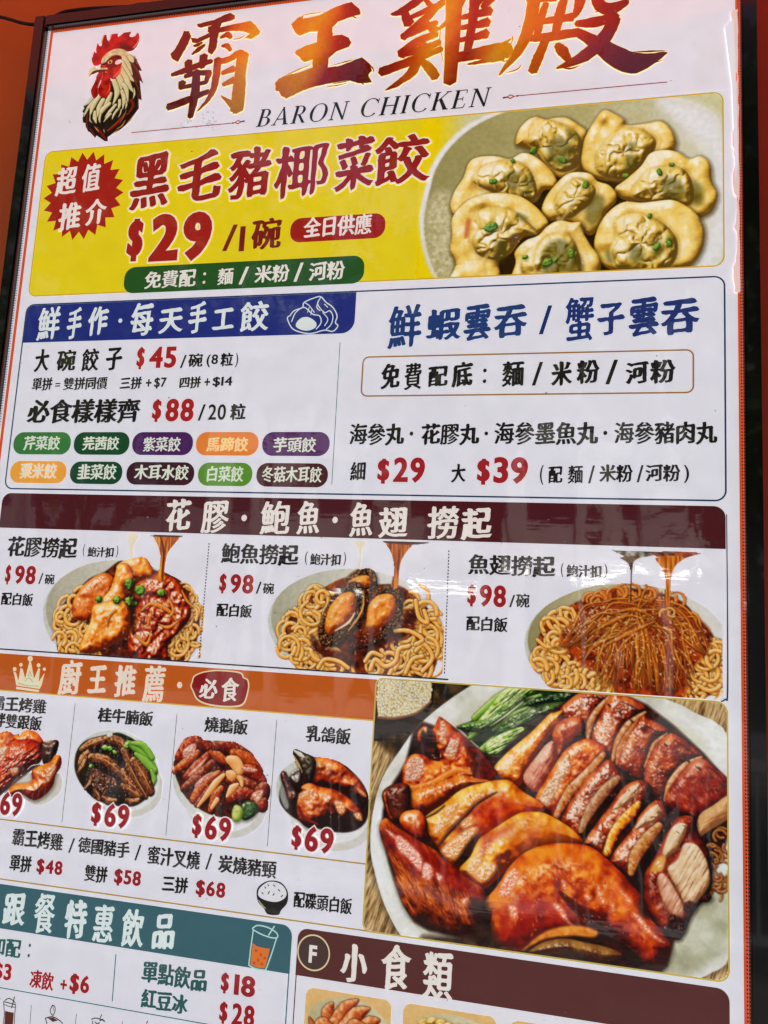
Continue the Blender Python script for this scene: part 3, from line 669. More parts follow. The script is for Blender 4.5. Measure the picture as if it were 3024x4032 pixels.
rp.flat([(550,740),(590,700),(630,700),(620,750),(570,765)], (226, 190, 110), 'eye'); rp.flat([(575,745),(590,705),(612,735),(595,752)], (30,14,10), idn=rp.nid('eye'))
rp.flat([(680,760),(700,710),(760,685),(805,705),(780,750),(720,775)], (244, 216, 206), 'ear_lobe')
rp.flat([(640,1000),(660,960),(760,860),(790,760),(785,880),(740,960),(660,1005)], (224, 110, 84), idn=rp.nid('face'))
rp.flat([(360,960),(430,870),(470,880),(450,1000),(400,1120),(380,1200),(385,1300),(320,1365),(265,1290),(262,1200),(330,1060)], R_((96,10,12),(150,22,24),(176,40,34)), 'wattle', ts=20)
rp.flat([(450,880),(540,930),(600,1020),(615,1160),(590,1280),(520,1350),(440,1340),(385,1280),(385,1180),(440,1040)], R_((110,14,14),(170,28,28),(190,60,44)), 'wattle', ts=24)
fea([(460,880),(455,1000),(390,1120),(380,1280)], (6, 8, 8, 6), R_((226,150,110),(230,160,120)), 0); fea([(590,1120),(580,1220),(520,1300)], (10, 26, 8), R_((216,110,80),(220,120,90)), 0)
rp.flat([(220,1000),(212,900),(260,840),(320,800),(340,800),(360,840),(540,830),(520,870),(400,880),(310,920),(260,950),(235,1000)], R_((200,190,130),(238,232,186)), 'beak', ts=10)
rp.flat([(235,1000),(262,930),(330,880),(520,862),(500,900),(380,910),(310,940),(262,955)], (84,40,26), idn=rp.nid('beak'))
ro = rp.emit('rooster_emblem', title, .9, keep0=False)

# ------------------------------------------------------------------ dumpling offer, yellow
YEL = (232, 212, 24)
yel = shape('offer_panel', rrect(24, 206.5, 977, 434.5, 12), YEL, .30, board)
outline('panel_border', 22.4, 205.4, 980.5, 436, 13, 1.8, (206, 168, 40), .55, yel)
st = []; c = np.array(T(1, 495, 1162))
for i in range(22):
    a = 2*math.pi*i/22; st.append((c[0]+59*math.cos(a), c[1]+70*math.sin(a))); a += math.pi/22; st.append((c[0]+48*math.cos(a), c[1]+57*math.sin(a)))
st = np.array(st); lo = np.array(T(1, 248, 1225)); hi = np.array(T(1, 728, 1140))
st = c+(st-c)*np.array([(hi[0]-lo[0])/118.0, 1.0])
burst = shape('starburst', st, (164, 32, 24), .6, yel)
text([tx(1, '超', 325, 1170, 470, 990), tx(1, '值', 478, 1148, 610, 968)], WARMW, yel, bold=.026)
text([tx(1, '推', 340, 1378, 495, 1200), tx(1, '介', 500, 1345, 645, 1178)], WARMW, yel, bold=.026)
text([tx(1, '黑', 762, 1255, 1030, 895), tx(1, '毛', 1045, 1205, 1335, 882), (('豬'), T(1, 1345, 1192), T(2, 118, 862)), tx(2, '椰', 110, 1192, 455, 848, bold=.014), tx(2, '菜', 470, 1145, 730, 800), tx(2, '餃', 705, 1110, 1060, 788)],
     (150, 30, 26), yel, bold=.032, halo=(238, 232, 216), halo_w=.028, brush=1.35)
text([('$', T(4, 745, 200), T(1, 865, 1298)), ('29', T(4, 880, 210), T(1, 1272, 1252))], (164, 30, 24), yel, bold=.050, halo=(238, 232, 216), halo_w=.026, name='price')
text([('/', T(4, 1320, 137), T(1, 1415, 1335), .01), ('1', T(4, 1418, 138), T(1, 1462, 1345), .008), ('碗', T(4, 1487, 132), T(2, 172, 1292), .034)], (120, 26, 22), yel)
shape('label_pill', rrect(*T(2, 222, 1300), *T(2, 776, 1412), 15), (160, 30, 24), .6, yel)
text([tx(2, '全日供應', 290, 1417, 705, 1268, bold=.026)], WARMW, yel)
a_, b_ = T(4, 739, 300), T(5, 655, 250)
shape('label_pill', rrect(a_[0], T(4, 900, 232)[1]-2, b_[0], T(4, 900, 380)[1], 16), (36, 84, 34), .6, yel)
text([tx(4, '免費配', 855, 362, 1170, 242), tx(4, '：', 1204, 330, 1226, 262), tx(4, '麵', 1290, 338, 1392, 235), tx(4, '/', 1418, 334, 1482, 228, bold=.012), ('米粉', T(4, 1510, 328), T(5, 217, 212)), tx(5, '/', 236, 318, 297, 204, bold=.012), tx(5, '河粉', 325, 315, 545, 192)], WARMW, yel, bold=.022)

# ------------------------------------------------------------------ dumplings and wontons, blue
sec = shape('wonton_panel', rrect(23, 450, 979, 721, 12), (231, 232, 239), .30, board)
outline('panel_border', 22, 447.5, 981, 723, 13, 2.0, NAVY, .55, sec)
shape('header_band', rrect(24, 449.6, T(5, 605, 450)[0], T(4, 140, 679)[1], (11, 0, 18, 0)), BLUE, .5, sec)
text([tx(4, '鮮', 215, 668, 372, 462), tx(4, '手', 390, 660, 500, 468), tx(4, '作', 515, 642, 655, 462), tx(4, '·', 704, 562, 730, 535), tx(4, '每', 768, 640, 925, 440), tx(4, '天', 938, 628, 1100, 468), tx(4, '手', 1112, 626, 1240, 432), tx(4, '工', 1258, 605, 1400, 470), tx(4, '餃', 1420, 615, 1608, 430)], (226, 236, 232), sec, bold=.028, brush=1.2)
# dumpling drawing in the header
dl = []
def ic(L, t, pts, w, n=5, closed=False):
    p = TT(t, pts if not closed else pts+[pts[0]]); L.append(stroke_loop(p, w, n))
ic(dl, 5, [(215,520),(200,535),(225,590),(270,615),(340,625),(420,605),(470,612),(500,580),(485,560),(495,520),(470,470),(430,440),(400,408),(370,410),(300,440),(290,470),(240,490),(215,520)], 1.5)
ic(dl, 5, [(225,555),(250,500),(300,470),(350,510),(390,520),(400,560),(370,600)], 1.4); ic(dl, 5, [(300,440),(330,460),(360,500)], 1.2); ic(dl, 5, [(400,408),(380,450),(420,500),(450,490),(470,520),(460,570),(430,600)], 1.3)
ic(dl, 5, [(385,430),(375,470),(395,490)], 1.3); ic(dl, 5, [(410,500),(440,540),(420,580)], 1.2); ic(dl, 5, [(330,470),(320,500)], 1.0); ic(dl, 5, [(345,480),(340,515)], 1.0); ic(dl, 5, [(420,450),(440,470)], 1.2)
dl.append(ccw(catmull(TT(5, [(250,580),(262,550),(290,530),(330,530),(370,560),(365,590),(320,608),(275,600)]), True, 4)))
mesh_from('dumpling_icon', *fill(dl), 1.2, print_mat((222, 234, 230)), sec)
text([tx(4, '大', 200, 855, 305, 715), tx(4, '碗', 332, 850, 460, 720), tx(4, '餃', 480, 850, 600, 712), tx(4, '子', 622, 845, 738, 705)], DARK, sec, bold=.036)
text([tx(4, '$', 808, 838, 868, 705), tx(4, '45', 884, 832, 1057, 700)], (168, 34, 36), sec, bold=.036, name='price')
text([tx(4, '/', 1070, 830, 1112, 752, bold=.012), tx(4, '碗', 1116, 826, 1210, 742), tx(4, '(8', 1225, 826, 1300, 748, bold=.02), tx(4, '粒', 1308, 822, 1392, 738), tx(4, ')', 1396, 826, 1420, 740, bold=.01)], DARK, sec, bold=.030)
text([tx(4, '單拼', 188, 965, 320, 884), tx(4, '=', 330, 940, 362, 918, bold=.012), tx(4, '雙拼同價', 375, 962, 645, 880)], DARK, sec, bold=.030)
text([tx(4, '三拼', 710, 958, 850, 880), tx(4, '+', 866, 940, 905, 895, bold=.02), tx(4, '$7', 915, 952, 995, 885, bold=.022)], DARK, sec, bold=.030)
text([tx(4, '四拼', 1065, 952, 1200, 878), tx(4, '+', 1214, 935, 1252, 890, bold=.02), tx(4, '$14', 1262, 944, 1385, 880, bold=.022)], DARK, sec, bold=.030)
text([tx(4, '必食樣樣齊', 155, 1160, 845, 1008)], DARK, sec, bold=.036)
text([tx(4, '$', 900, 1150, 968, 1015), tx(4, '88', 980, 1148, 1160, 1010)], (168, 34, 36), sec, bold=.036, name='price')
text([tx(4, '/', 1175, 1142, 1225, 1045, bold=.012), tx(4, '20', 1235, 1138, 1348, 1044, bold=.016), tx(4, '粒', 1365, 1140, 1468, 1040)], DARK, sec, bold=.030)
pills = [(4, 82, 422, 1208, 1342, (58, 122, 60), '芹菜餃', 138, 1318, 365, 1232), (4, 440, 770, 1210, 1342, (26, 74, 42), '芫茜餃', 488, 1318, 715, 1235), (4, 787, 1147, 1210, 1345, (76, 34, 92), '紫菜餃', 848, 1325, 1080, 1238),
         (4, 1165, 1537, 1210, 1348, (232, 132, 52), '馬蹄餃', 1225, 1325, 1480, 1240), (5, 50, 450, 1210, 1352, (84, 36, 96), '芋頭餃', 112, 1330, 375, 1240),
         (4, 62, 397, 1382, 1514, (240, 166, 62), '粟米餃', 115, 1485, 345, 1395), (4, 417, 728, 1384, 1516, (24, 70, 46), '韭菜餃', 458, 1490, 700, 1400), (4, 752, 1155, 1388, 1522, (62, 28, 40), '木耳水餃', 795, 1492, 1128, 1405),
         (4, 1177, 1500, 1390, 1526, (92, 146, 44), '白菜餃', 1228, 1505, 1452, 1412), (5, 15, 440, 1396, 1538, (78, 36, 38), '冬菇木耳餃', 45, 1508, 408, 1415)]
vr = [(T(4, 800, 1209)[1], T(4, 800, 1345)[1]), (T(4, 800, 1386)[1], T(4, 800, 1521)[1])]
for k_, (t_, x0, x1, y0, y1, c_, s_, a0, a1, b0, b1) in enumerate(pills):
    v0_, v1_ = vr[k_//5]; pl = shape('label_pill', rrect(T(t_, x0, (y0+y1)/2)[0], v0_, T(t_, x1, (y0+y1)/2)[0], v1_, 15), c_, .6, sec)
    text([tx(t_, s_, a0, a1, b0, b1)], (224, 232, 214) if k_ not in (3,) else (240, 226, 160), sec, bold=.024)
line('divider_line', T(5, 512, 678), T(5, 463, 1520), .9, (60, 110, 110), .6, sec)
text([tx(5, '鮮', 790, 718, 1005, 448), tx(5, '蝦', 1018, 668, 1237, 472), tx(5, '雲', 1240, 670, 1415, 445), tx(5, '吞', 1420, 655, 1628, 448)], (34, 62, 116), sec, bold=.032, brush=1.3)
text([tx(6, '/', 298, 630, 378, 458)], (30, 50, 100), sec, bold=.010)
text([tx(6, '蟹', 450, 672, 630, 408), tx(6, '子', 640, 638, 812, 438), tx(6, '雲', 828, 645, 1014, 403), tx(6, '吞', 1018, 638, 1254, 410)], (34, 52, 112), sec, bold=.032, brush=1.3)
a_, b_ = T(5, 632, 1000), T(6, 1220, 716); outline('label_frame', a_[0], b_[1], b_[0], a_[1], 9, 1.9, (150, 104, 38), .6, sec)
text([tx(5, '免', 748, 957, 872, 803), tx(5, '費', 888, 962, 1000, 798), tx(5, '配', 1030, 945, 1155, 815), tx(5, '底', 1170, 947, 1305, 792), tx(5, '：', 1358, 920, 1383, 833), tx(6, '麵', 75, 942, 215, 788), tx(6, '/', 256, 934, 324, 793, bold=.01), tx(6, '米', 368, 937, 500, 788), tx(6, '粉', 520, 927, 662, 780), tx(6, '/', 692, 927, 769, 780, bold=.01), tx(6, '河', 812, 925, 952, 788), tx(6, '粉', 956, 925, 1112, 778)], DARK, sec, bold=.036, brush=1.2)
text([tx(5, '海參丸', 565, 1290, 897, 1158), tx(5, '·', 924, 1232, 948, 1206), tx(5, '花膠丸', 990, 1288, 1342, 1156), tx(5, '·', 1369, 1230, 1392, 1206), tx(6, '海參墨魚丸', 32, 1288, 652, 1148), tx(6, '·', 680, 1228, 705, 1202), tx(6, '海參豬肉丸', 745, 1284, 1357, 1145)], DARK, sec, bold=.032, brush=1.2)
text([tx(5, '細', 570, 1497, 668, 1388)], DARK, sec, bold=.030); text([tx(5, '$', 730, 1516, 810, 1368), tx(5, '29', 825, 1510, 1020, 1360)], (160, 34, 40), sec, bold=.036, name='price')
text([tx(5, '大', 1168, 1510, 1262, 1398)], DARK, sec, bold=.030); text([tx(5, '$', 1322, 1522, 1405, 1368), tx(5, '39', 1420, 1516, 1630, 1358)], (160, 34, 40), sec, bold=.036, name='price')
text([tx(6, '(', 303, 1522, 328, 1405, bold=.012), tx(6, '配', 352, 1515, 440, 1412), tx(6, '麵', 468, 1515, 562, 1408), tx(6, '/', 590, 1514, 632, 1408, bold=.012), tx(6, '米粉', 655, 1508, 858, 1402), tx(6, '/', 878, 1508, 920, 1406, bold=.012), tx(6, '河粉', 930, 1504, 1140, 1402), tx(6, ')', 1158, 1512, 1190, 1405, bold=.012)], DARK, sec, bold=.028)

# ------------------------------------------------------------------ noodles, maroon header
noo = quad('noodle_panel', 23, 777, 977, 948, (232, 231, 238), .30, board)
hb = shape('header_band', rrect(21.5, 728.4, 979.5, 778, (13, 13, 0, 0)), (76, 24, 30), .5, noo)
text([tx(7, '花', 978, 292, 1145, 98), tx(7, '膠', 1190, 302, 1370, 108), tx(7, '·', 1434, 230, 1470, 192), tx(8, '鮑', 32, 308, 222, 112), tx(8, '魚', 250, 308, 400, 112), tx(8, '·', 466, 242, 500, 204), tx(8, '魚', 563, 322, 714, 120), tx(8, '翅', 735, 328, 922, 148), tx(8, '撈', 1025, 335, 1222, 140), tx(8, '起', 1225, 342, 1420, 150)], WARMW, noo, bold=.030, brush=1.3)
SAUCE = [('鮑汁扣', 0)]
text([tx(7, '花膠撈起', 40, 442, 472, 330)], DARK, noo, bold=.034); text([tx(7, '(', 492, 440, 510, 365, bold=.010), tx(7, '鮑汁扣', 520, 442, 682, 385), tx(7, ')', 690, 445, 708, 375, bold=.010)], DARK, noo, bold=.034)
text([tx(7, '$', 28, 605, 75, 490), tx(7, '98', 85, 603, 222, 496)], (156, 32, 34), noo, bold=.034, name='price'); text([tx(7, '/', 230, 602, 262, 538, bold=.012), tx(7, '碗', 264, 605, 330, 545)], DARK, noo, bold=.028)
text([tx(7, '配白飯', 5, 728, 205, 660)], DARK, noo, bold=.032)
text([('鮑魚撈起', T(7, 1310, 482), T(8, 275, 372))], DARK, noo, bold=.034); text([tx(8, '(', 302, 490, 322, 410, bold=.010), tx(8, '鮑汁扣', 332, 490, 520, 425), tx(8, ')', 532, 494, 550, 415, bold=.010)], DARK, noo, bold=.034)
text([tx(7, '$', 1300, 658, 1352, 542), tx(7, '98', 1365, 658, 1512, 548)], (156, 32, 34), noo, bold=.034, name='price'); text([tx(7, '/', 1520, 660, 1556, 590, bold=.012), tx(7, '碗', 1560, 662, 1632, 598)], DARK, noo, bold=.028)
text([tx(7, '配白飯', 1283, 796, 1503, 726)], DARK, noo, bold=.032)
text([('魚翅撈起', T(8, 1268, 548), T(9, 402, 440))], DARK, noo, bold=.034); text([tx(9, '(', 428, 562, 446, 478, bold=.010), tx(9, '鮑汁扣', 460, 562, 672, 492), tx(9, ')', 686, 568, 706, 484, bold=.010)], DARK, noo, bold=.034)
text([tx(8, '$', 1265, 735, 1322, 608), tx(8, '98', 1338, 738, 1500, 612)], (156, 32, 34), noo, bold=.034, name='price'); text([tx(8, '/', 1515, 740, 1552, 668, bold=.012), tx(8, '碗', 1554, 742, 1638, 662)], DARK, noo, bold=.028)
text([tx(8, '配白飯', 1258, 880, 1510, 802)], DARK, noo, bold=.032)
for t_, a, b in ((7, (1243, 365), (1185, 1030)), (8, (1158, 408), (1132, 1128))):
    pa, pb = np.array(T(t_, *a)), np.array(T(t_, *b)); n_ = 38; D_ = []; Fd = []
    for i in range(n_):
        p = pa+(pb-pa)*i/(n_-1); b0 = len(D_); D_ += [(p[0]-.7, p[1]-1.1), (p[0]+.7, p[1]-1.1), (p[0]+.7, p[1]+1.1), (p[0]-.7, p[1]+1.1)]; Fd.append((b0, b0+1, b0+2, b0+3))
    mesh_from('dotted_divider', D_, Fd, .9, print_mat((44, 36, 36)), noo)
line('panel_line', (30, 945.4), (667, 945.4), 1.8, (20, 16, 24), 1.0, noo)
lp = [T(9, 1412, 190), T(9, 1417, 700), T(9, 1418, 1240), T(9, 1405, 1285), T(9, 1380, 1300)]
mesh_from('panel_line', *fill([stroke_loop(lp, (1.0, 1.2, 1.8, 1.6, 1.4), 5)]), 1.0, print_mat((40, 16, 20)), noo)

# ------------------------------------------------------------------ chef's picks, orange header
chef = quad('rice_panel', 24, 1001, 577.5, 1240, (232, 231, 238), .30, board)
quad('header_band', 24, 951.2, 579.5, 999.6, (196, 92, 26), .5, chef)
quad('panel_border', 24, 999.6, 579, 1001.2, (214, 178, 60), .55, chef)
line('panel_border', (24, 1166.4), (578, 1166.4), 1.7, (176, 140, 56), .6, chef)
line('panel_border', (24, 1240.4), (585, 1240.4), 1.7, (176, 140, 56), .6, chef)
for p, q in (((7, 448, 1312), (10, 325, 580)), ((10, 926, 15), (10, 868, 648)), ((10, 1447, 45), (10, 1398, 706))): line('divider_line', T(*p), T(*q), .8, (92, 100, 76), .6, chef)
cr = []
for pl in ([(82,1120),(98,1130),(112,1180),(125,1100),(138,1108),(152,1165),(178,1062),(186,1062),(205,1165),(232,1100),(240,1108),(232,1185),(268,1130),(250,1200),(238,1225),(100,1205),(92,1160)],):
    cr.append(ccw(TT(7, pl)))
for x, y, r in ((90,1108,11), (127,1082,10), (182,1046,15), (232,1085,11), (266,1108,9)):
    a = np.linspace(0, 6.28, 14)[:-1]; cr.append(ccw(TT(7, list(zip(x+r*np.cos(a), y+r*1.1*np.sin(a))))))
cr.append(ccw(TT(7, [(100,1212),(236,1232),(232,1244),(98,1226)])))
mesh_from('crown_icon', *fill(cr), 1.1, print_mat((236, 228, 190)), chef)
mesh_from('crown_icon_lines', *fill([stroke_loop(TT(7, p), .8, 5) for p in ([(110,1190),(165,1205),(235,1208)], [(150,1180),(175,1160),(200,1185)], [(172,1150),(182,1120),(190,1150)])]), 1.3, print_mat((150, 130, 84)), chef)
text([tx(7, '廚', 342, 1262, 497, 1058), tx(7, '王', 517, 1250, 647, 1085), tx(7, '推', 673, 1272, 822, 1088), tx(7, '薦', 843, 1302, 992, 1090), tx(7, '·', 1052, 1220, 1086, 1184)], (238, 226, 206), chef, bold=.032, brush=1.3)
bl = [(1140,1180),(1150,1150),(1185,1130),(1230,1118),(1300,1112),(1400,1120),(1440,1132),(1450,1155),(1475,1170),(1482,1210),(1470,1270),(1455,1310),(1420,1332),(1330,1335),(1230,1320),(1170,1290),(1145,1240),(1132,1210)]
B_ = TT(7, bl); shape('badge', catmull(B_, True, 4), (232, 214, 170), .7, chef)
cB = B_.mean(0); shape('badge_face', catmull(cB+(B_-cB)*np.array([.955, .92]), True, 4), (140, 24, 24), .9, chef)
text([tx(7, '必', 1180, 1278, 1300, 1170), tx(7, '食', 1308, 1300, 1428, 1162)], WARMW, chef, bold=.026)
text([tx(7, '霸王烤雞', -52, 1350, 285, 1288)], DARK, chef, bold=.034); text([tx(7, '拌雙跟飯', -42, 1452, 258, 1388)], DARK, chef, bold=.032)
text([tx(7, '桂牛腩飯', 578, 1422, 918, 1360)], DARK, chef, bold=.034); text([tx(7, '燒鵝飯', 1212, 1480, 1480, 1408)], DARK, chef, bold=.034); text([tx(11, '乳鴿飯', 306, 180, 582, 102)], DARK, chef, bold=.034)
for t_, s_ in ((10, [('$', -85, 515, -10, 405), ('69', 0, 540, 127, 428)]), (10, [('$', 476, 595, 538, 478), ('69', 545, 602, 685, 490)]), (10, [('$', 1003, 658, 1062, 540), ('69', 1070, 668, 1215, 556)]), (11, [('$', 222, 818, 290, 680), ('69', 300, 830, 480, 695)])):
    text([tx(t_, *x) for x in s_], (158, 30, 38), chef, h=2.0, bold=.034, halo=(236, 226, 226), halo_w=.045, name='price')
text([tx(10, '霸王烤雞', 62, 700, 338, 640), tx(10, '/', 358, 738, 396, 664, bold=.01), tx(10, '德國豬手', 406, 738, 686, 684), tx(10, '/', 704, 778, 742, 698, bold=.01), tx(10, '蜜汁叉燒', 768, 798, 1052, 732), tx(10, '/', 1074, 826, 1112, 744, bold=.01), tx(10, '炭燒豬頸', 1138, 840, 1450, 784)], DARK, chef, bold=.034)
text([tx(10, '單拼', 48, 832, 174, 758)], DARK, chef, bold=.034); text([tx(10, '$48', 190, 850, 333, 785)], (150, 30, 36), chef, bold=.034, name='price')
text([tx(10, '雙拼', 440, 886, 570, 812)], DARK, chef, bold=.034); text([tx(10, '$58', 595, 907, 743, 838)], (150, 30, 36), chef, bold=.034, name='price')
text([tx(10, '三拼', 845, 940, 990, 870)], DARK, chef, bold=.034); text([tx(10, '$68', 1022, 968, 1183, 896)], (150, 30, 36), chef, bold=.034, name='price')
text([tx(11, '配碟頭白飯', 233, 1164, 588, 1112)], DARK, chef, bold=.030)
# rice bowl drawing
shape('bowl_icon_outline', catmull(TT(10, [(1342,955),(1350,920),(1385,892),(1425,884),(1470,895),(1500,930),(1507,965),(1500,1005),(1470,1040),(1455,1064),(1400,1060),(1380,1030),(1352,1000)]), True, 4), (34, 32, 30), .8, chef)
shape('bowl_icon_rice', catmull(TT(10, [(1350,950),(1362,920),(1400,893),(1440,892),(1478,910),(1498,945),(1490,975),(1450,995),(1400,990),(1360,972)]), True, 4), (232, 232, 234), 1.0, chef)
mesh_from('bowl_icon_grains', *fill([stroke_loop(TT(10, p), 1.2, 2) for p in ([(1385,915),(1392,925)], [(1430,905),(1440,915)], [(1410,940),(1402,955)], [(1455,930),(1465,940)], [(1370,945),(1378,955)], [(1435,950),(1428,962)], [(1480,960),(1470,970)], [(1400,905),(1408,912)])]), 1.2, print_mat((60, 58, 56)), chef)
mesh_from('bowl_icon_glint', *fill([stroke_loop(TT(10, [(1352,985),(1368,1010),(1390,1030)]), (1, 2.6, 1), 4)]), 1.2, print_mat((160, 156, 120)), chef)

# ------------------------------------------------------------------ drinks, teal
dr = quad('drinks_panel', 40, 1300, 489, 1590, (232, 231, 238), .30, board)
shape('header_band', rrect(40, 1246.5, 492.3, 1300.4, (0, 13, 0, 0)), TEAL, .5, dr)
line('panel_border', (491.4, 1262), (491.4, 1590), 1.4, TEAL, .55, dr); line('divider_line', (40, 1370.6), (490, 1370.6), 1.2, (50, 110, 112), .6, dr)
text([tx(10, '跟', 12, 1110, 147, 952), tx(10, '餐', 170, 1155, 302, 962), tx(10, '特', 330, 1185, 468, 990), tx(10, '惠', 482, 1200, 605, 1018), tx(10, '飲', 628, 1225, 765, 1040), tx(10, '品', 792, 1240, 925, 1062)], (226, 238, 234), dr, bold=.032, brush=1.3)
text([tx(10, '加配', -55, 1270, 118, 1196), tx(10, '：', 146, 1284, 166, 1214)], (50, 96, 92), dr, bold=.028); text([tx(10, '$3', -35, 1405, 68, 1322)], (164, 30, 30), dr, bold=.036, name='price')
text([tx(10, '凍飲', 153, 1442, 290, 1366), tx(10, '+', 316, 1450, 355, 1405), tx(10, '$6', 362, 1472, 475, 1382)], (160, 32, 32), dr, bold=.032, name='price')
line('divider_line', T(10, 607, 1270), T(10, 588, 1515), 1.3, (50, 110, 112), .6, dr)
text([tx(10, '單點飲品', 737, 1415, 1090, 1352)], (48, 92, 90), dr, bold=.036); text([tx(10, '紅豆冰', 735, 1545, 990, 1484)], (48, 92, 90), dr, bold=.036)
text([tx(10, '$', 1152, 1470, 1203, 1368), tx(10, '18', 1222, 1480, 1340, 1388)], (156, 30, 34), dr, bold=.036, name='price'); text([tx(10, '$', 1144, 1628, 1196, 1520), tx(10, '28', 1210, 1635, 1336, 1540)], (156, 30, 34), dr, bold=.036, name='price')
# iced drink drawing
dk = []
ic(dk, 10, [(1325,1130),(1350,1118),(1400,1128),(1445,1155),(1452,1180),(1420,1182),(1370,1165),(1325,1140),(1325,1130)], 1.5); ic(dk, 10, [(1326,1140),(1312,1240),(1302,1325)], 1.5); ic(dk, 10, [(1448,1182),(1420,1270),(1390,1352)], 1.5)
ic(dk, 10, [(1302,1325),(1340,1345),(1390,1352)], 1.7); ic(dk, 10, [(1436,1122),(1405,1170)], 1.6)
mesh_from('drink_icon', *fill(dk), 1.3, print_mat((184, 222, 216)), dr)
shape('drink_icon_tea', TT(10, [(1322,1210),(1345,1228),(1380,1236),(1412,1240),(1400,1290),(1386,1342),(1345,1338),(1310,1322)]), (226, 116, 36), 1.0, dr)
mesh_from('drink_icon_ice', *fill([ccw(TT(10, [(x, y), (x+14, y+4), (x+11, y+18), (x-3, y+14)])) for x, y in ((1335,1240),(1360,1262),(1345,1290),(1380,1280),(1325,1305),(1365,1310))]), 1.2, print_mat((196, 78, 22)), dr)
# row of drink drawings
K_ = (60, 56, 44)
dk = []
ic(dk, 'k', [(22,335),(88,352)], 1.2); ic(dk, 'k', [(22,335),(26,400),(20,459)], 1.1); ic(dk, 'k', [(88,352),(82,420),(80,470)], 1.1); ic(dk, 'k', [(82,308),(66,370)], 1.4); ic(dk, 'k', [(28,330),(50,318),(75,330),(86,345)], 1.2); ic(dk, 'k', [(24,350),(55,362),(86,366)], .9)
ic(dk, 'k', [(250,425),(290,418),(330,440)], 1.3); ic(dk, 'k', [(250,425),(262,470)], 1.3); ic(dk, 'k', [(330,440),(345,455)], 1.2); ic(dk, 'k', [(290,412),(276,388),(288,356),(302,366),(300,392),(290,412)], 1.2); ic(dk, 'k', [(290,356),(294,384)], .8)
ic(dk, 'k', [(500,432),(520,425),(545,430),(572,440)], 1.3); ic(dk, 'k', [(505,440),(512,475)], 1.2); ic(dk, 'k', [(556,405),(545,430)], 1.2); ic(dk, 'k', [(545,440),(560,432),(572,445)], 1.4); ic(dk, 'k', [(520,445),(530,455),(545,450)], 1.3); ic(dk, 'k', [(800,455),(806,440)], 1.2)
mesh_from('cup_icon', *fill(dk), 1.0, print_mat(K_), dr)
shape('cup_icon_tea', TT('k', [(30,385),(55,392),(78,395),(72,470),(26,465)]), (98, 48, 36), .9, dr); shape('cup_icon_tea', TT('k', [(262,424),(290,422),(318,438),(290,446)]), (88, 50, 34), .9, dr)
for a, b in (((172,355),(165,459)), ((418,402),(412,459)), ((670,440),(668,459))): line('divider_line', T('k', *a), T('k', *b), .8, (90, 92, 80), .6, dr)

# ------------------------------------------------------------------ snacks, brown header
sn = quad('snack_panel', 502, 1300, 979, 1590, (233, 231, 236), .30, board)
shape('header_band', rrect(499.5, 1247.6, 980.5, 1300.4, (12, 13, 0, 0)), (82, 26, 24), .5, sn)
line('panel_border', (500.6, 1262), (500.6, 1590), 1.3, (96, 30, 28), .45, sn)
cF = np.array(T(11, 355, 1433)); aa = np.linspace(0, 2*math.pi, 41)[:-1]; cc_ = np.stack([np.cos(aa), np.sin(aa)], 1)
ring('letter_ring', cF+cc_*np.array([20.3, 20.3]), cF+cc_*np.array([18.6, 18.6]), (226, 208, 160), .9, sn); shape('letter_disc', cF+cc_*18.6, (66, 42, 38), .8, sn)
text([tx(11, 'F', 325, 1490, 378, 1392, bold=.034)], WARMW, sn)
text([tx(11, '小', 508, 1598, 680, 1392), tx(11, '食', 746, 1648, 942, 1398), tx(11, '類', 996, 1700, 1188, 1440)], WARMW, sn, bold=.032, brush=1.3)

# ================================================================== printed photographs of food
SK = R_((44, 8, 4), (116, 22, 8), (178, 54, 12), (216, 100, 22), (240, 160, 64))       # glazed red-brown skin
SKY = R_((110, 36, 8), (186, 82, 14), (226, 134, 28), (240, 172, 50), (250, 214, 120))   # golden skin
SKR = R_((30, 8, 4), (80, 18, 8), (130, 34, 12), (176, 66, 24), (216, 120, 60))        # deep red skin
FAT = R_((110, 40, 20), (176, 96, 50), (212, 148, 90), (232, 184, 132))
MEAT = R_((140, 90, 56), (208, 168, 124), (232, 204, 164), (244, 226, 196))
DARKS = R_((22, 10, 6), (56, 20, 12), (96, 34, 16), (140, 60, 24))
NOOD = R_((150, 84, 26), (212, 144, 62), (240, 190, 108), (252, 226, 164))
SAU = R_((36, 8, 6), (92, 22, 8), (144, 46, 12), (190, 82, 24), (236, 160, 80))
GRN = R_((14, 36, 10), (50, 92, 20), (104, 150, 38), (160, 196, 84))
DOUGH = R_((118, 88, 30), (194, 158, 74), (232, 202, 112), (244, 222, 146), (254, 246, 210))
PORC = R_((196, 196, 180), (226, 226, 214), (242, 242, 236))

# ---- plate of dumplings (tile e)
d = Pic(598, 206, 984, 438, 'e', .5, (228, 228, 220))
wyv = np.mgrid[0:d.H, 0:d.Wd]; UU = d.u0+wyv[1]*d.px; VV = d.v0+wyv[0]*d.px
fade = np.clip((UU-615-.10*(VV-210))/45, 0, 1)[..., None]
d.img = np.array(YEL)*(1-fade)+np.array((214, 212, 170))*fade
d.names[0] = 'photo_background'
plate = [(60,420),(90,320),(160,210),(270,110),(400,40),(560,-10),(900,-60),(1300,-60),(1560,20),(1640,160),(1680,420),(1650,700),(1560,900),(1400,1010),(900,1060),(300,1060),(120,930),(50,780),(25,600)]
d.flat([(x-14 if x < 600 else x, y) for x, y in plate], (236, 238, 236), 'plate', soft=10)
d.flat([(x+14, y+12) for x, y in plate], R_((160, 154, 104), (190, 184, 136), (226, 226, 206)), 'plate', soft=6, grad=(1.0, .12, .25), ts=50, idn=d.nid('plate'))
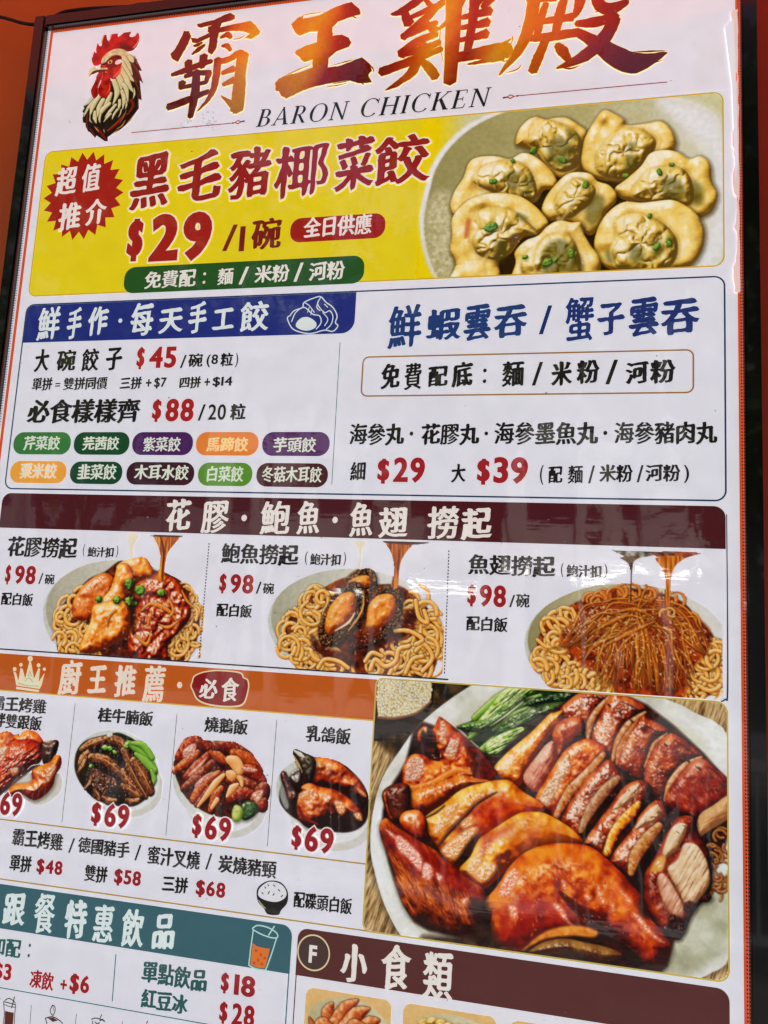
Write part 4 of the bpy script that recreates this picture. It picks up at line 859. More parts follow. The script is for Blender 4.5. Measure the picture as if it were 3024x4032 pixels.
d.flat([(1300,-40),(1560,20),(1640,160),(1680,420),(1650,700),(1560,900),(1450,960),(1600,560),(1560,250),(1420,120)], (234, 236, 234), soft=40)
d.flat([(60,520),(180,480),(200,900),(120,930),(50,780)], R_((186, 178, 134), (232, 226, 196)), soft=30, ts=9, alpha=.8)
d.flat([(560,420),(760,330),(1000,380),(1150,420),(1300,560),(1300,900),(1100,960),(700,960),(400,940),(350,800),(600,560)], (58, 38, 12), soft=26, n=3)
def dumpling(outer, inner, fold=(), green=(), darkp=(), lift=0):
    i0 = len(d.names)
    d.blob(outer, DOUGH, R=26, bump=.26, bs=32, oc=1, light=(-.3, -.75), spec=.5, sp=14, th=.50, name='dumpling', sh=.75, sr=10, mott=.34, ms=34, amb=.30, rim=.06, spc=(255, 250, 226))
    k = len(d.names)-1
    if inner:
        d.shadow(inner, 9, .5, col=(110, 70, 14)); cI = tuple(np.mean(inner, 0))
        d.blob(inner, R_((110, 84, 30), (176, 146, 66), (218, 190, 100), (238, 216, 140), (250, 240, 196)), R=46, bump=.20, bs=26, oc=1, radial=(cI, 5, 8), light=(-.45, -.6), spec=.8, sp=12, th=.42, sh=0, mott=.30, ms=22, idn=k, spc=(255, 252, 232), soft=5, sps=9)
    for pl in darkp: d.flat(pl, (84, 80, 28), soft=14, idn=k, alpha=.55, n=3)
    for pts, w in fold: d.stroke(pts, [x*.40 for x in w], R_((196, 160, 80), (232, 204, 124), (252, 236, 184)), idn=k, sh=0, spec=.3, soft=6, alpha=.55)
    for x, y, r in green:
        a = np.linspace(0, 6.28, 8)[:-1]; rr = r*(1+.25*np.sin(a*2+x)); d.blob([(x+q*math.cos(b), y+q*math.sin(b)) for q, b in zip(rr, a)], R_((36, 70, 14), (84, 130, 34), (150, 184, 84)), R=6, bump=.3, bs=4, spec=.4, sh=.3, sr=3, name='spring_onion')
# back row
dumpling([(530,200),(545,130),(590,75),(640,55),(690,70),(730,62),(800,60),(870,100),(915,140),(905,220),(890,320),(830,370),(760,380),(690,330),(640,250),(560,215)],
         [(600,160),(650,110),(700,70),(780,90),(850,130),(890,200),(870,310),(800,350),(740,340),(690,290),(650,230),(600,200)], [([(700,80),(650,130),(660,200),(700,280)],(10,22,18,8)), ([(640,60),(600,110),(590,180)],(16,24,10))], [(625,235,20),(780,285,20)], [[(700,200),(760,160),(820,190),(830,260),(790,320),(720,300)], [(800,120),(850,140),(860,180),(820,170)]])
dumpling([(885,250),(900,170),(950,80),(1000,20),(1060,40),(1110,70),(1130,100),(1230,90),(1310,80),(1370,140),(1385,220),(1300,300),(1200,340),(1110,400),(1040,400),(960,385),(900,350),(882,300)],
         [(960,260),(1000,190),(1060,140),(1130,110),(1210,120),(1280,180),(1260,260),(1190,330),(1110,385),(1020,380),(960,340)], [([(1060,140),(1020,200),(1000,280),(1010,350)],(14,26,20,8)), ([(1240,110),(1300,170),(1280,240)],(12,22,8))], [(1120,370,16)], [[(1130,200),(1160,190),(1170,225),(1145,240)], [(1120,270),(1160,260),(1180,310),(1120,350)]])
0 and d.flat([(1138,200),(1165,200),(1168,232),(1142,236)], (40, 44, 34), soft=3)
dumpling([(1060,440),(1120,390),(1200,320),(1250,250),(1330,232),(1400,245),(1460,280),(1520,265),(1570,310),(1580,400),(1610,470),(1580,560),(1500,595),(1400,560),(1200,520),(1090,490)],
         [(1150,470),(1180,400),(1250,330),(1330,320),(1420,330),(1470,390),(1485,470),(1460,530),(1360,520),(1200,500)], [([(1250,330),(1230,400),(1260,470)],(12,24,10)), ([(1340,330),(1300,410),(1290,490)],(12,20,8))], [(1300,350,18),(1365,310,14)], [[(1310,400),(1380,380),(1440,440),(1420,500),(1330,500)], [(1480,400),(1530,430),(1530,520),(1480,520)]])
dumpling([(180,540),(200,460),(250,380),(280,300),(330,270),(420,265),(500,280),(560,250),(620,260),(700,320),(750,390),(740,440),(680,450),(640,510),(560,520),(460,490),(300,540),(210,590)],
         [(300,400),(340,330),(430,290),(530,290),(600,330),(640,420),(640,490),(560,510),(470,480),(380,450)], [([(350,280),(320,360),(330,440)],(14,26,12)), ([(430,290),(400,360),(420,440)],(10,18,8)), ([(540,300),(560,360),(540,440),(560,490)],(8,16,14,6))], [(410,400,20),(515,290,13)], [[(480,360),(540,350),(560,420),(520,450),(480,420)], [(575,370),(620,380),(625,440),(585,440)], [(550,455),(600,460),(600,500),(550,495)]])
dumpling([(670,560),(690,490),(740,420),(800,365),(860,350),(930,360),(970,400),(1030,420),(1070,470),(1060,520),(1020,560),(980,640),(930,690),(860,650),(780,610),(710,610)],
         [(740,500),(790,420),(850,380),(920,400),(960,450),(930,520),(880,560),(820,600),(760,580)], [([(930,430),(870,490),(810,560),(780,600)],(16,30,26,10)), ([(830,380),(790,450),(740,520)],(10,20,10))], [(903,418,20)], [[(930,480),(1000,480),(1000,560),(950,640),(900,600)]])
dumpling([(950,730),(975,640),(1030,560),(1110,510),(1200,515),(1290,505),(1370,500),(1440,530),(1510,590),(1540,670),(1530,760),(1480,840),(1400,880),(1300,905),(1180,905),(1080,890),(1000,850),(960,800)],
         [(1030,770),(1060,700),(1060,620),(1110,580),(1190,570),(1280,600),(1350,650),(1395,720),(1390,810),(1330,880),(1230,900),(1130,880),(1060,850)], [([(1110,590),(1100,660),(1130,740),(1110,830)],(14,26,22,8)), ([(1190,580),(1200,660),(1240,720)],(12,24,10)), ([(1290,620),(1330,700),(1330,800)],(10,22,12)), ([(1070,720),(1040,780),(1060,850)],(12,24,8))], [(1350,725,20),(1285,750,20),(1248,585,14)], [[(1150,760),(1200,750),(1220,810),(1180,840),(1140,810)], [(1260,720),(1300,710),(1310,790),(1270,800)], [(1010,780),(1050,770),(1060,830),(1020,830)], [(1340,700),(1370,700),(1370,760),(1340,750)]])
dumpling([(190,690),(190,600),(240,530),(320,480),(430,462),(540,475),(620,520),(680,580),(705,630),(650,680),(570,700),(510,780),(440,830),(430,940),(180,950),(210,850),(180,770)],
         [(280,650),(310,580),(370,540),(460,540),(540,570),(600,620),(650,680),(560,700),(500,780),(430,820),(340,800),(290,740)], [([(320,560),(330,640),(290,720),(320,800)],(12,26,22,8)), ([(420,550),(460,620),(430,700)],(10,20,8)), ([(500,600),(560,640),(640,680)],(10,22,8)), ([(390,780),(350,850),(370,930)],(20,40,30))], [(398,645,32)], [[(430,720),(490,740),(460,830),(410,820)], [(540,570),(590,590),(580,620),(540,600)]])
d.flat([(270,600),(290,620),(270,700),(255,690)], (200, 96, 60), soft=8, alpha=.7)
dumpling([(495,930),(530,840),(525,780),(580,720),(650,690),(700,640),(760,610),(830,620),(880,620),(890,670),(930,740),(980,810),(985,880),(975,960),(480,960)],
         [(570,800),(640,740),(700,690),(780,670),(840,700),(870,780),(880,860),(870,960),(640,960),(560,880)], [([(760,600),(790,640),(780,680)],(30,46,30)), ([(860,630),(875,670),(880,700)],(20,36,20)), ([(700,680),(640,740),(620,820),(640,900)],(16,34,30,12)), ([(830,690),(880,760),(920,860),(930,950)],(14,40,44,36))], [(700,835,26),(828,785,22),(580,805,15),(745,820,14)], [[(690,750),(760,710),(830,740),(860,820),(830,930),(700,930),(660,840)], [(870,790),(895,830),(890,900),(865,880)]])
pic_rr = [p for p in rrect(600, 207.5, 979.5, 434.6, (.1, 12, 12, .1))]
d.glints([(200,500),(700,350),(1200,350),(1500,500),(1300,850),(700,850),(300,800)], 60, size=(2, 6), col=(255, 250, 225), a=.55)
dumpling_picture = d.emit('dumpling_photo', board, .48, pic_rr)

# ---- roast meat platter (tiles 11 and 12)
r = Pic(576, 944, 985, 1244, 12, .5, (196, 168, 118)); r.names[0] = 'table_top'
wood = fbm(np.mgrid[0:r.H, 0:r.Wd][1]/3.0+np.mgrid[0:r.H, 0:r.Wd][0]/9.0, np.mgrid[0:r.H, 0:r.Wd][0]/26.0, 5)
r.img = ramp(R_((96, 70, 40), (168, 136, 90), (206, 178, 130), (224, 202, 160)), (wood-.5)*1.9+.5)
r.flat([(640,-130),(1100,-330),(1430,-330),(1200,-50),(980,100),(860,260),(760,210),(700,100)], R_((20,20,10),(60,44,24),(100,76,44)), soft=14, ts=18, t=11)
# rice bowl
r.flat([(715,1180),(760,1160),(1040,1180),(1065,1250),(1050,1340),(960,1440),(820,1500),(700,1520)], R_((24,14,10),(50,30,20)), 'rice_bowl', t=8)
r.flat([(735,1200),(770,1165),(1030,1178),(1050,1230),(1040,1300),(960,1360),(840,1390),(740,1385)], R_((196,176,110),(226,214,168),(244,240,214)), 'rice', t=8, ts=5)
r.noodles([(735,1200),(770,1165),(1030,1178),(1040,1300),(960,1350),(840,1380),(740,1380)], 240, R_((214,190,130),(240,230,194),(254,250,236)), (3, 5), (2, 4), 'rice_grain', 8, 5, (.3, .9), sh=.14)
r.stroke([(738,1392),(840,1398),(960,1368),(1050,1300)], 6, R_((90,50,30),(150,96,60)), t=8, sh=0)
# plate
plt = [(1000,60),(860,240),(760,400),(705,600),(690,800),(715,950),(775,1150),(870,1330),(960,1420),(1400,1700),(2300,1800),(2660,1580),(2830,1440),(2900,900),(2830,180),(2600,0),(2480,-60),(2200,-160),(1800,-230),(1500,-250),(1250,-130)]
r.shadow(plt, 10, .5, t=11, off=(-4, 6)); r.flat(plt, R_((206,204,186),(232,232,222),(238,240,236)), 'plate', t=11, soft=2, ts=60)
r.flat([(1080,160),(930,320),(840,480),(780,640),(760,800),(800,960),(860,1150),(960,1300),(1100,1400),(1800,1600),(2500,1500),(2760,1200),(2720,300),(2500,60),(1700,-150),(1300,-40)], R_((196,194,164),(222,220,200)), t=11, soft=22, ts=60, alpha=.7)
r.flat([(1040,1150),(1300,1330),(1100,1400),(980,1560),(1200,1560),(1425,1380),(1425,1060),(1250,1050)], R_((168,166,136),(208,208,184)), t=12, soft=30, ts=40)
# greens
r.flat([(1240,120),(1220,90),(1330,30),(1480,-110),(1560,-140),(1850,-200),(1980,-120),(1900,0),(1750,100),(1650,180),(1500,260),(1380,240),(1300,180)], R_((8,20,8),(22,44,14),(40,70,20)), 'leafy_greens', t=11, ts=12)
gi = r.nid('stalk')
for t_, pts, w in ((8, [(1290,1500),(1480,1330),(1659,1225)], (26,34,30)), (9, [(-80,1400),(60,1290),(180,1215)], (30,52,40)), (9, [(0,1440),(130,1300),(260,1232)], (24,40,34)), (11, [(1270,165),(1420,60),(1600,-50),(1700,-90)], (14,34,30,20)), (9, [(120,1440),(300,1340),(470,1300)], (14,30,16)), (9, [(60,1500),(200,1410),(390,1350)], (14,26,14)), (11, [(1210,95),(1330,70),(1450,-20)], (10,22,14)), (11, [(1380,235),(1480,165),(1600,110)], (30,46,34)), (12, [(-60,250),(60,170),(200,120)], (28,52,40)), (12, [(60,240),(140,215),(210,180)], (20,26,16)), (9, [(180,1290),(330,1290),(500,1250)], (12,20,10)), (8, [(1420,1470),(1530,1390),(1659,1330)], (14,30,22)), (8,[(1500,1500),(1590,1430),(1700,1400)],(20,30,20))):
    r.stroke(pts, [x*.56 for x in w], GRN if w[1] > 28 else R_((10,28,8),(30,64,16),(70,110,30)), t=t_, idn=gi, spec=.35, sh=.4)
LFY = R_((20,44,8),(70,120,24),(128,176,44),(180,208,90),(224,236,170))
for t_, pl, st_, cc2 in ((9, [(-90,1450),(0,1340),(80,1240),(150,1215),(270,1222),(200,1295),(100,1375),(-10,1475)], -.75, LFY), (9, [(20,1530),(100,1410),(250,1335),(480,1288),(470,1325),(300,1392),(150,1480),(60,1550)], -.5, R_((6,18,6),(20,50,14),(50,94,28),(110,150,60))),
    (12, [(-20,200),(60,140),(190,92),(212,128),(130,205),(60,255),(0,260)], -.5, LFY), (9, [(230,1290),(340,1262),(500,1240),(480,1290),(340,1310),(240,1330)], -.2, R_((6,18,6),(18,46,14),(44,84,26))), (11, [(1210,100),(1250,70),(1400,40),(1480,-30),(1520,0),(1440,80),(1320,120)], -.5, R_((6,18,6),(24,56,16),(60,104,30),(120,160,66)))):
    r.blob(pl, cc2, R=12, bump=.35, bs=9, streak=(st_, 30, 4), spec=.8, th=.5, t=t_, name='leafy_stalk', mott=.7, ms=12, sh=.6)
for pts in ([(1600,-60),(1500,20),(1400,90)], [(1640,-20),(1560,40)], [(1680,-90),(1600,-40)]): r.stroke(pts, (1, 4, 1), R_((200,220,140),(230,240,190)), t=11, idn=gi, sh=0)
# dark underlay: shade between the pieces, painted into the print
r.flat([(900,300),(1000,60),(1400,260),(1500,200),(1750,0),(2000,-110),(2330,-40),(2800,400),(2830,700),(2650,1100),(2500,1350),(2400,1560),(2000,1500),(1500,1440),(1250,1350),(950,1250),(800,900),(760,650),(800,470)], R_((18,8,5),(44,16,8),(70,24,12)), 'shade_underlay', t=11, soft=8, ts=14, n=3)
def rb(pts, cols, t=12, name='roast_piece', R=24, spec=.6, **k):
    c_ = np.mean(pts, 0); pts = [tuple(c_+(np.array(q_)-c_)*(1.06 if name == 'roast_piece' else 1.02)) for q_ in pts]
    a = dict(sr=5, sh=.7, bump=.055, bs=18, mott=.6, ms=20, sp=16, th=.55, oc=2); a.update(k); return r.blob(pts, cols, R=R, spec=spec, name=name, t=t, **a)
def patch(pts, n=34, t=12, a=.32, sz=(1, 3.6)):
    r.flat(pts, (246, 214, 180), t=t, soft=12, alpha=a, idn=len(r.names)-1, n=3); r.glints(pts, n, t=t, size=sz, col=(255, 242, 226), a=.9, seed=len(r.names)*7+n)
def cut(pts, w, cols=FAT, t=12, **k): r.stroke(pts, [x*.9 for x in w], cols, t=t, idn=len(r.names)-1, sh=.5, tex=.95, soft=3, **k)
# garnish noodles at the right edge
r.noodles([(1330,700),(1425,670),(1430,1080),(1330,1060),(1290,900)], 26, R_((60,24,8),(150,84,30),(210,150,80)), (4, 7), (6, 16), 'fried_noodle', 12, 4)
# back row
rb([(430,10),(480,-60),(560,-105),(720,-95),(640,0),(600,120),(570,170),(520,120)], SKR, bs=5, spec=.8, th=.5); cut([(715,-88),(640,0),(600,80),(588,160)], (6, 16, 18, 8))
rb([(730,-90),(800,-85),(900,-40),(930,0),(850,60),(780,150),(740,290),(700,260),(620,180),(650,60)], SKR, spec=1.0, th=.44, bs=9); cut([(930,5),(830,80),(770,180),(735,290)], (6, 18, 20, 8))
rb([(900,40),(960,60),(1060,120),(1000,180),(950,280),(920,400),(860,390),(760,330),(760,290),(800,190)], SKR, spec=.7, bs=10); cut([(885,50),(820,140),(775,230),(760,310)], (4, 12, 14, 6), R_((176,70,30),(220,150,90))); cut([(1060,130),(985,190),(955,260),(925,330)], (4, 10, 10, 4))
rb([(1060,150),(1110,150),(1260,260),(1160,320),(1090,410),(1040,530),(960,470),(930,400),(940,320),(990,210)], SKR, spec=.5, bs=7); cut([(1262,272),(1160,330),(1080,430),(1045,530)], (7, 18, 18, 6))
rb([(1270,290),(1340,340),(1420,420),(1440,520),(1330,560),(1250,640),(1150,620),(1070,560),(1060,500),(1120,400),(1200,310)], R_((30,6,4),(80,12,8),(124,22,12),(160,44,22),(206,120,80)), spec=.45, streak=(1.0, 30, 5))
rb([(1430,500),(1330,560),(1250,620),(1240,740),(1310,705),(1430,620)], R_((150,96,56),(206,152,96),(226,186,134)), spec=.2, streak=(-.6, 30, 4), name='sliced_meat')
for q in range(14):
    a = 430+q*64; b = -100+q*47
    r.stroke([(a+210+q*3, b+10), (a+222+q*3, b+22)], (3, 5), R_((60,20,10),(110,40,20)), t=12, sh=.2)
patch([(620,90),(700,20),(760,60),(700,180),(640,190)], 60); patch([(500,-60),(560,-90),(580,-20),(530,20)], 24); patch([(790,210),(860,120),(880,170),(830,290),(780,300)], 34); patch([(950,330),(1000,250),(1020,290),(970,390)], 16)
for pts in ([(880,110),(940,90),(1010,130)], [(1100,170),(1160,210),(1230,260)], [(1300,330),(1360,370),(1400,420)], [(560,-80),(620,-85),(690,-75)], [(780,-60),(850,-30),(905,5)]): r.stroke(pts, (2, 5, 2), R_((30,8,6),(80,20,10)), t=12, sh=0, soft=3, alpha=.7)
# yellow and pink slices at the left back
rb([(40,330),(120,240),(250,130),(350,30),(380,20),(430,10),(400,90),(330,180),(260,290),(190,430),(130,410),(60,370)], SKY, spec=.8, th=.48, bs=9)
rb([(380,130),(430,60),(540,40),(565,130),(470,240),(400,330),(360,370),(385,220)], SKR, spec=.5)
rb([(208,380),(290,260),(350,190),(390,190),(390,320),(300,470),(240,455)], R_((130,50,36),(196,110,86),(224,160,130),(238,196,168)), spec=.35, streak=(-1.0, 28, 5), name='sliced_meat')
# middle row of slices
rb([(285,510),(350,400),(430,270),(490,210),(590,175),(690,240),(640,330),(560,420),(470,520),(400,640),(370,600),(310,550)], SK, spec=.7, th=.5, bs=10)
r.blob([(300,520),(380,390),(470,250),(480,330),(420,430),(360,560)], R_((160,90,50),(220,170,120),(250,230,200)), R=12, bump=.7, bs=5, spec=1.0, th=.3, t=12, sh=0, idn=len(r.names)-1, soft=5)
cut([(680,255),(560,400),(480,480),(400,620)], (14, 26, 26, 14)); 
rb([(440,640),(500,520),(580,410),(660,330),(710,300),(770,360),(800,420),(740,480),(650,600),(590,700),(540,740),(480,690)], SKR, spec=.9, th=.46, bs=9); cut([(765,395),(690,470),(600,590),(545,710)], (14, 26, 24, 12), R_((110,50,30),(180,120,80),(206,160,110)))
rb([(580,770),(650,660),(720,570),(800,460),(900,420),(960,480),(900,610),(800,690),(730,790),(690,860),(620,800)], SKR, spec=.8, th=.48, bs=9); r.blob([(735,580),(790,500),(890,425),(885,490),(830,540),(770,575)], MEAT, R=10, bump=.3, bs=5, spec=.2, t=12, sh=0, idn=len(r.names)-1, soft=3, streak=(-.8, 20, 4)); cut([(890,545),(830,620),(750,710),(700,840)], (12, 26, 22, 18), SKY)
rb([(730,880),(800,770),(860,700),(900,620),(990,540),(1060,590),(1030,700),(960,800),(880,900),(840,980),(790,930)], SKR, spec=.8, th=.48, bs=9); r.blob([(865,700),(915,620),(990,555),(1022,585),(1000,640),(935,680)], MEAT, R=12, bump=.3, bs=6, spec=.3, t=12, sh=0, idn=len(r.names)-1, soft=3); cut([(1010,680),(930,770),(870,860),(842,960)], (18, 30, 28, 14), R_((120,56,20),(190,120,60),(222,168,100)))
rb([(930,1080),(940,960),(1000,860),(1060,740),(1120,650),(1210,650),(1240,740),(1300,850),(1315,1000),(1290,1090),(1210,1180),(1140,1330),(1060,1310),(1000,1250),(950,1150)], R_((24,8,6),(84,18,10),(136,34,14),(180,70,24)), spec=.6)
k5 = len(r.names)-1
for pl, c_ in (([(1030,840),(1080,700),(1140,660),(1175,690),(1130,800),(1060,865)], MEAT), ([(1060,940),(1120,880),(1150,800),(1180,780),(1235,795),(1290,880),(1312,1000),(1270,1090),(1180,1160),(1130,1080)], MEAT), ([(1000,990),(1040,965),(1120,1080),(1162,1190),(1120,1235),(1060,1190),(1015,1080)], R_((150,80,56),(214,160,126),(238,204,176)))):
    r.blob(pl, c_, R=16, bump=.22, bs=9, spec=.12, t=12, sh=.5, sr=4, idn=k5, soft=3, mott=.3, streak=(-1.1, 34, 5), light=(-.2, -.7))
r.flat([(960,940),(1000,870),(1050,860),(1030,940),(990,950)], (216,160,60), t=12, soft=5, idn=k5)
for x, y, q in ((1190,1160,36), (1120,1270,50), (1060,1290,36), (1290,1110,24), (1090,1230,26), (1310,1100,14)):
    a = np.linspace(0, 6.28, 9)[:-1]; r.blob([(x+q*math.cos(b)*(1+.2*math.sin(3*b)), y+q*math.sin(b)) for b in a], R_((12,5,4),(44,14,10),(84,30,20)), R=10, bump=.5, bs=5, spec=.4, t=12, name='charred_edge')
r.glints([(300,500),(600,200),(1000,150),(1380,450),(1250,700),(900,950),(600,800)], 120, t=12, size=(1.5, 3.5), col=(240, 170, 130), a=.55)
r.glints([(300,500),(600,200),(1000,150),(1380,450),(1250,700),(900,950),(600,800)], 110, t=12, size=(2, 7), col=(50, 8, 6), a=.5, seed=8)
patch([(310,520),(370,420),(430,350),(440,420),(380,520),(340,570)], 70, a=.5); patch([(400,330),(430,280),(480,290),(470,360),(420,370)], 40, a=.45); patch([(480,590),(510,520),(560,510),(560,570),(500,640)], 44, a=.35)
patch([(590,760),(620,720),(660,760),(640,800)], 26); patch([(755,850),(790,790),(830,790),(820,860),(780,890)], 34, a=.4); patch([(560,470),(610,400),(640,420),(600,480)], 14); patch([(60,350),(110,270),(160,260),(150,330),(90,370)], 26, a=.25); patch([(980,900),(1030,860),(1040,920),(990,950)], 14)
# wing tips at the left back
rb([(970,150),(1010,90),(1060,110),(1090,50),(1110,40),(1200,110),(1300,200),(1400,310),(1440,380),(1420,420),(1300,440),(1200,480),(1050,560),(950,600),(900,480),(885,380),(900,300),(950,255),(1010,262),(1060,290),(1105,290),(1010,220)], SK, 11, 'wing', R=34, spec=.5, bump=.14, bs=16)
kw = len(r.names)-1
r.flat([(985,150),(1020,95),(1075,130),(1085,200),(1110,285),(1060,270),(1010,215)], R_((16,8,6),(50,14,8),(120,30,14)), t=11, soft=6, idn=kw, ts=10)
r.flat([(1240,160),(1330,230),(1430,370),(1410,415),(1300,400),(1290,300)], R_((60,10,6),(120,24,12)), t=11, soft=14, idn=kw, ts=10)
for pl in ([(1170,170),(1215,180),(1195,260),(1150,280),(1135,240)], [(910,300),(960,270),(1010,300),(980,400),(900,410)], [(1105,70),(1130,60),(1145,130),(1110,180)], [(1000,100),(1030,95),(1020,130)]): r.blob(pl, R_((200,130,90),(250,230,210)), R=8, bump=.9, bs=4, spec=1, th=.25, t=11, sh=0, idn=kw, soft=5)
r.stroke([(900,460),(1050,430),(1200,350),(1290,370)], (6, 14, 12, 5), R_((200,90,20),(244,170,70)), t=11, idn=kw, sh=0, soft=4)
rb([(1000,450),(1100,420),(1230,380),(1330,400),(1400,420),(1240,470),(1120,560),(1040,600),(960,590),(930,500)], R_((70,14,6),(150,50,12),(206,96,20),(236,150,50)), 11, 'wing', R=26, spec=.6)
rb([(760,500),(810,440),(900,430),(930,480),(920,600),(870,660),(810,630)], DARKS, 11, 'wing_tip', spec=.5); r.blob([(765,500),(790,480),(800,560),(830,640),(800,630)], SKR, R=8, spec=.6, t=11, sh=0, idn=len(r.names)-1, soft=4)
# breast slices
BS = SKY
rb([(1010,640),(1130,550),(1230,470),(1350,430),(1504,412),(1594,480),(1714,560),(1690,600),(1540,640),(1430,700),(1290,740),(1240,800),(1190,900),(1150,890),(1090,800),(1040,720)], BS, 11, 'chicken_breast', R=46, bump=.12, bs=20, spec=.7)
kb = len(r.names)-1
r.flat([(1250,620),(1400,500),(1560,520),(1690,560),(1560,620),(1430,690),(1300,720)], R_((170,30,16),(200,60,20),(220,100,30)), t=11, soft=30, idn=kb, ts=20, alpha=.75)
r.stroke([(1440,480),(1330,540),(1250,620),(1170,700),(1095,795)], (2, 7, 9, 9, 5), DARKS, t=11, idn=kb, sh=.5); r.stroke([(1000,640),(1080,600),(1130,560)], (3, 5, 3), DARKS, t=11, idn=kb)
for pl in ([(1060,700),(1110,650),(1180,590),(1200,610),(1150,680),(1090,740)], [(1110,830),(1180,760),(1280,690),(1330,700),(1260,790),(1190,880)], [(1230,660),(1290,620),(1310,660),(1250,700)], [(1130,590),(1200,540),(1220,570),(1150,630)]):
    r.blob(pl, R_((226,150,70),(250,226,190)), R=10, bump=1.0, bs=5, spec=1, th=.36, t=11, sh=0, idn=kb, soft=9, sp=5)
rb([(865,640),(900,595),(980,590),(1020,640),(1030,690),(1010,765),(960,755),(885,700)], SK, 11, 'wing_joint', spec=1.0, th=.42)
rb([(1225,940),(1290,860),(1340,760),(1440,690),(1570,610),(1659,600),(1740,615),(1880,700),(1945,780),(1800,785),(1660,830),(1560,900),(1480,960),(1370,1050),(1300,1010)], SKY, 11, 'chicken_breast', R=44, bump=.12, bs=20, spec=.6)
kb = len(r.names)-1
for pl in ([(1260,930),(1330,830),(1380,740),(1420,760),(1370,860),(1300,970)], [(1300,960),(1400,900),(1440,930),(1370,1010)]): r.blob(pl, R_((226,160,80),(250,226,190)), R=10, bump=1.0, bs=5, spec=1, th=.36, t=11, sh=0, idn=kb, soft=9, sp=5)
r.flat([(1500,740),(1650,650),(1800,680),(1900,750),(1700,780),(1560,820)], R_((196,84,16),(226,130,30)), t=11, soft=30, idn=kb, ts=16, alpha=.6)
r.flat([(1350,60+660),(1440,700),(1560,650),(1500,720),(1380,800),(1360,850)], (190, 40, 24), t=11, soft=16, idn=kb, alpha=.5)
# leg quarter in front
leg = [(-10,1130),(60,1040),(130,930),(230,840),(380,793),(560,798),(650,840),(740,920),(830,1010),(900,1100),(945,1220),(1010,1290),(1068,1380),(1060,1440),(1000,1530),(930,1500),(830,1400),(700,1330),(640,1300),(620,1340),(500,1330),(330,1330),(200,1415),(80,1420),(20,1300),(30,1180)]
rb(leg, R_((56,12,4),(126,28,6),(180,58,10),(218,104,20),(242,160,56)), 12, 'chicken_leg', R=64, bump=.05, bs=26, spec=.5, sp=22, sr=11)
kl = len(r.names)-1
r.flat([(180,900),(300,830),(480,810),(620,860),(560,900),(400,880),(250,940)], R_((226,120,20),(240,160,50)), t=12, soft=30, idn=kl, ts=20, alpha=.75)
r.flat([(60,1180),(200,1080),(420,1130),(560,1260),(400,1300),(200,1360),(90,1380)], R_((150,16,8),(184,34,12)), t=12, soft=40, idn=kl, ts=20, alpha=.6)
r.flat([(0,1120),(60,1080),(120,1130),(60,1180),(0,1170)], (236,150,50), t=12, soft=16, idn=kl, alpha=.8)
r.stroke([(420,1070),(480,1130),(540,1180),(640,1230),(720,1290)], (3, 14, 20, 24, 10), R_((40,6,4),(96,14,8)), t=12, idn=kl, sh=.4, soft=10)
r.stroke([(600,930),(760,1040),(860,1180),(960,1320)], (4, 16, 20, 8), R_((226,110,40),(244,150,70)), t=12, idn=kl, sh=0, soft=14, alpha=.55)
for pl in ([(60,1080),(100,980),(160,930),(175,990),(130,1080),(90,1110)], [(380,1140),(430,1160),(480,1250),(520,1290),(440,1230)], [(640,1030),(670,1060),(690,1140),(660,1130)], [(720,1130),(750,1160),(740,1200)], [(850,1200),(900,1220),(960,1300),(1040,1370),(1000,1360),(920,1290)], [(430,1000),(470,1030),(450,1070)], [(570,1090),(610,1100),(590,1130)], [(120,1150),(170,1170),(160,1240),(130,1220)], [(780,1060),(850,1130),(830,1140)]):
    r.blob(pl, R_((226,120,70),(252,220,190)), R=8, bump=1.1, bs=4, spec=1, th=.34, t=12, sh=0, idn=kl, soft=8, sp=4)
r.flat([(200,1420),(330,1310),(500,1270),(640,1300),(620,1340),(500,1330),(330,1350)], R_((210,120,36),(240,180,90)), t=12, soft=6, idn=kl, ts=10)
rb([(240,1430),(330,1370),(450,1350),(560,1370),(700,1400),(790,1450),(660,1490),(500,1440),(350,1445)], R_((60,26,12),(120,70,26),(176,130,60)), 12, 'chicken_leg_meat', spec=.5)
r.glints([(60,1100),(400,900),(700,950),(900,1200),(1000,1400),(600,1250),(200,1350)], 120, t=12, size=(1.5, 5), col=(255, 200, 150), a=.5, seed=9)
# whole wing at the lower left
rb([(750,680),(790,640),(850,690),(960,760),(1080,830),(1180,920),(1280,1000),(1360,1060),(1355,1150),(1320,1290),(1230,1325),(1060,1280),(940,1220),(870,1100),(830,950),(800,850),(760,760)], R_((50,14,4),(126,40,8),(190,88,18),(228,140,44)), 11, 'chicken_wing', R=54, bump=.14, bs=16, spec=.35, sr=11, streak=(1.0, 40, 9))
kw = len(r.names)-1
r.flat([(770,680),(860,700),(1000,790),(1150,900),(1340,1050),(1345,1120),(1200,1060),(1080,1010),(940,960),(850,850),(780,780)], R_((110,10,8),(150,24,12),(176,44,16)), t=11, soft=22, idn=kw, ts=16, alpha=.85)
for pl in ([(840,760),(870,740),(960,820),(1000,880),(985,950),(920,880),(860,830)], [(1010,900),(1060,930),(1050,1000),(1000,990)], [(1080,960),(1120,980),(1100,1020)], [(780,700),(820,720),(850,760),(810,740)], [(1230,1120),(1270,1110),(1250,1150)]): r.blob(pl, R_((226,130,100),(252,232,214)), R=8, bump=1.1, bs=4, spec=1, th=.28, t=11, sh=0, idn=kw, soft=7, sp=4)
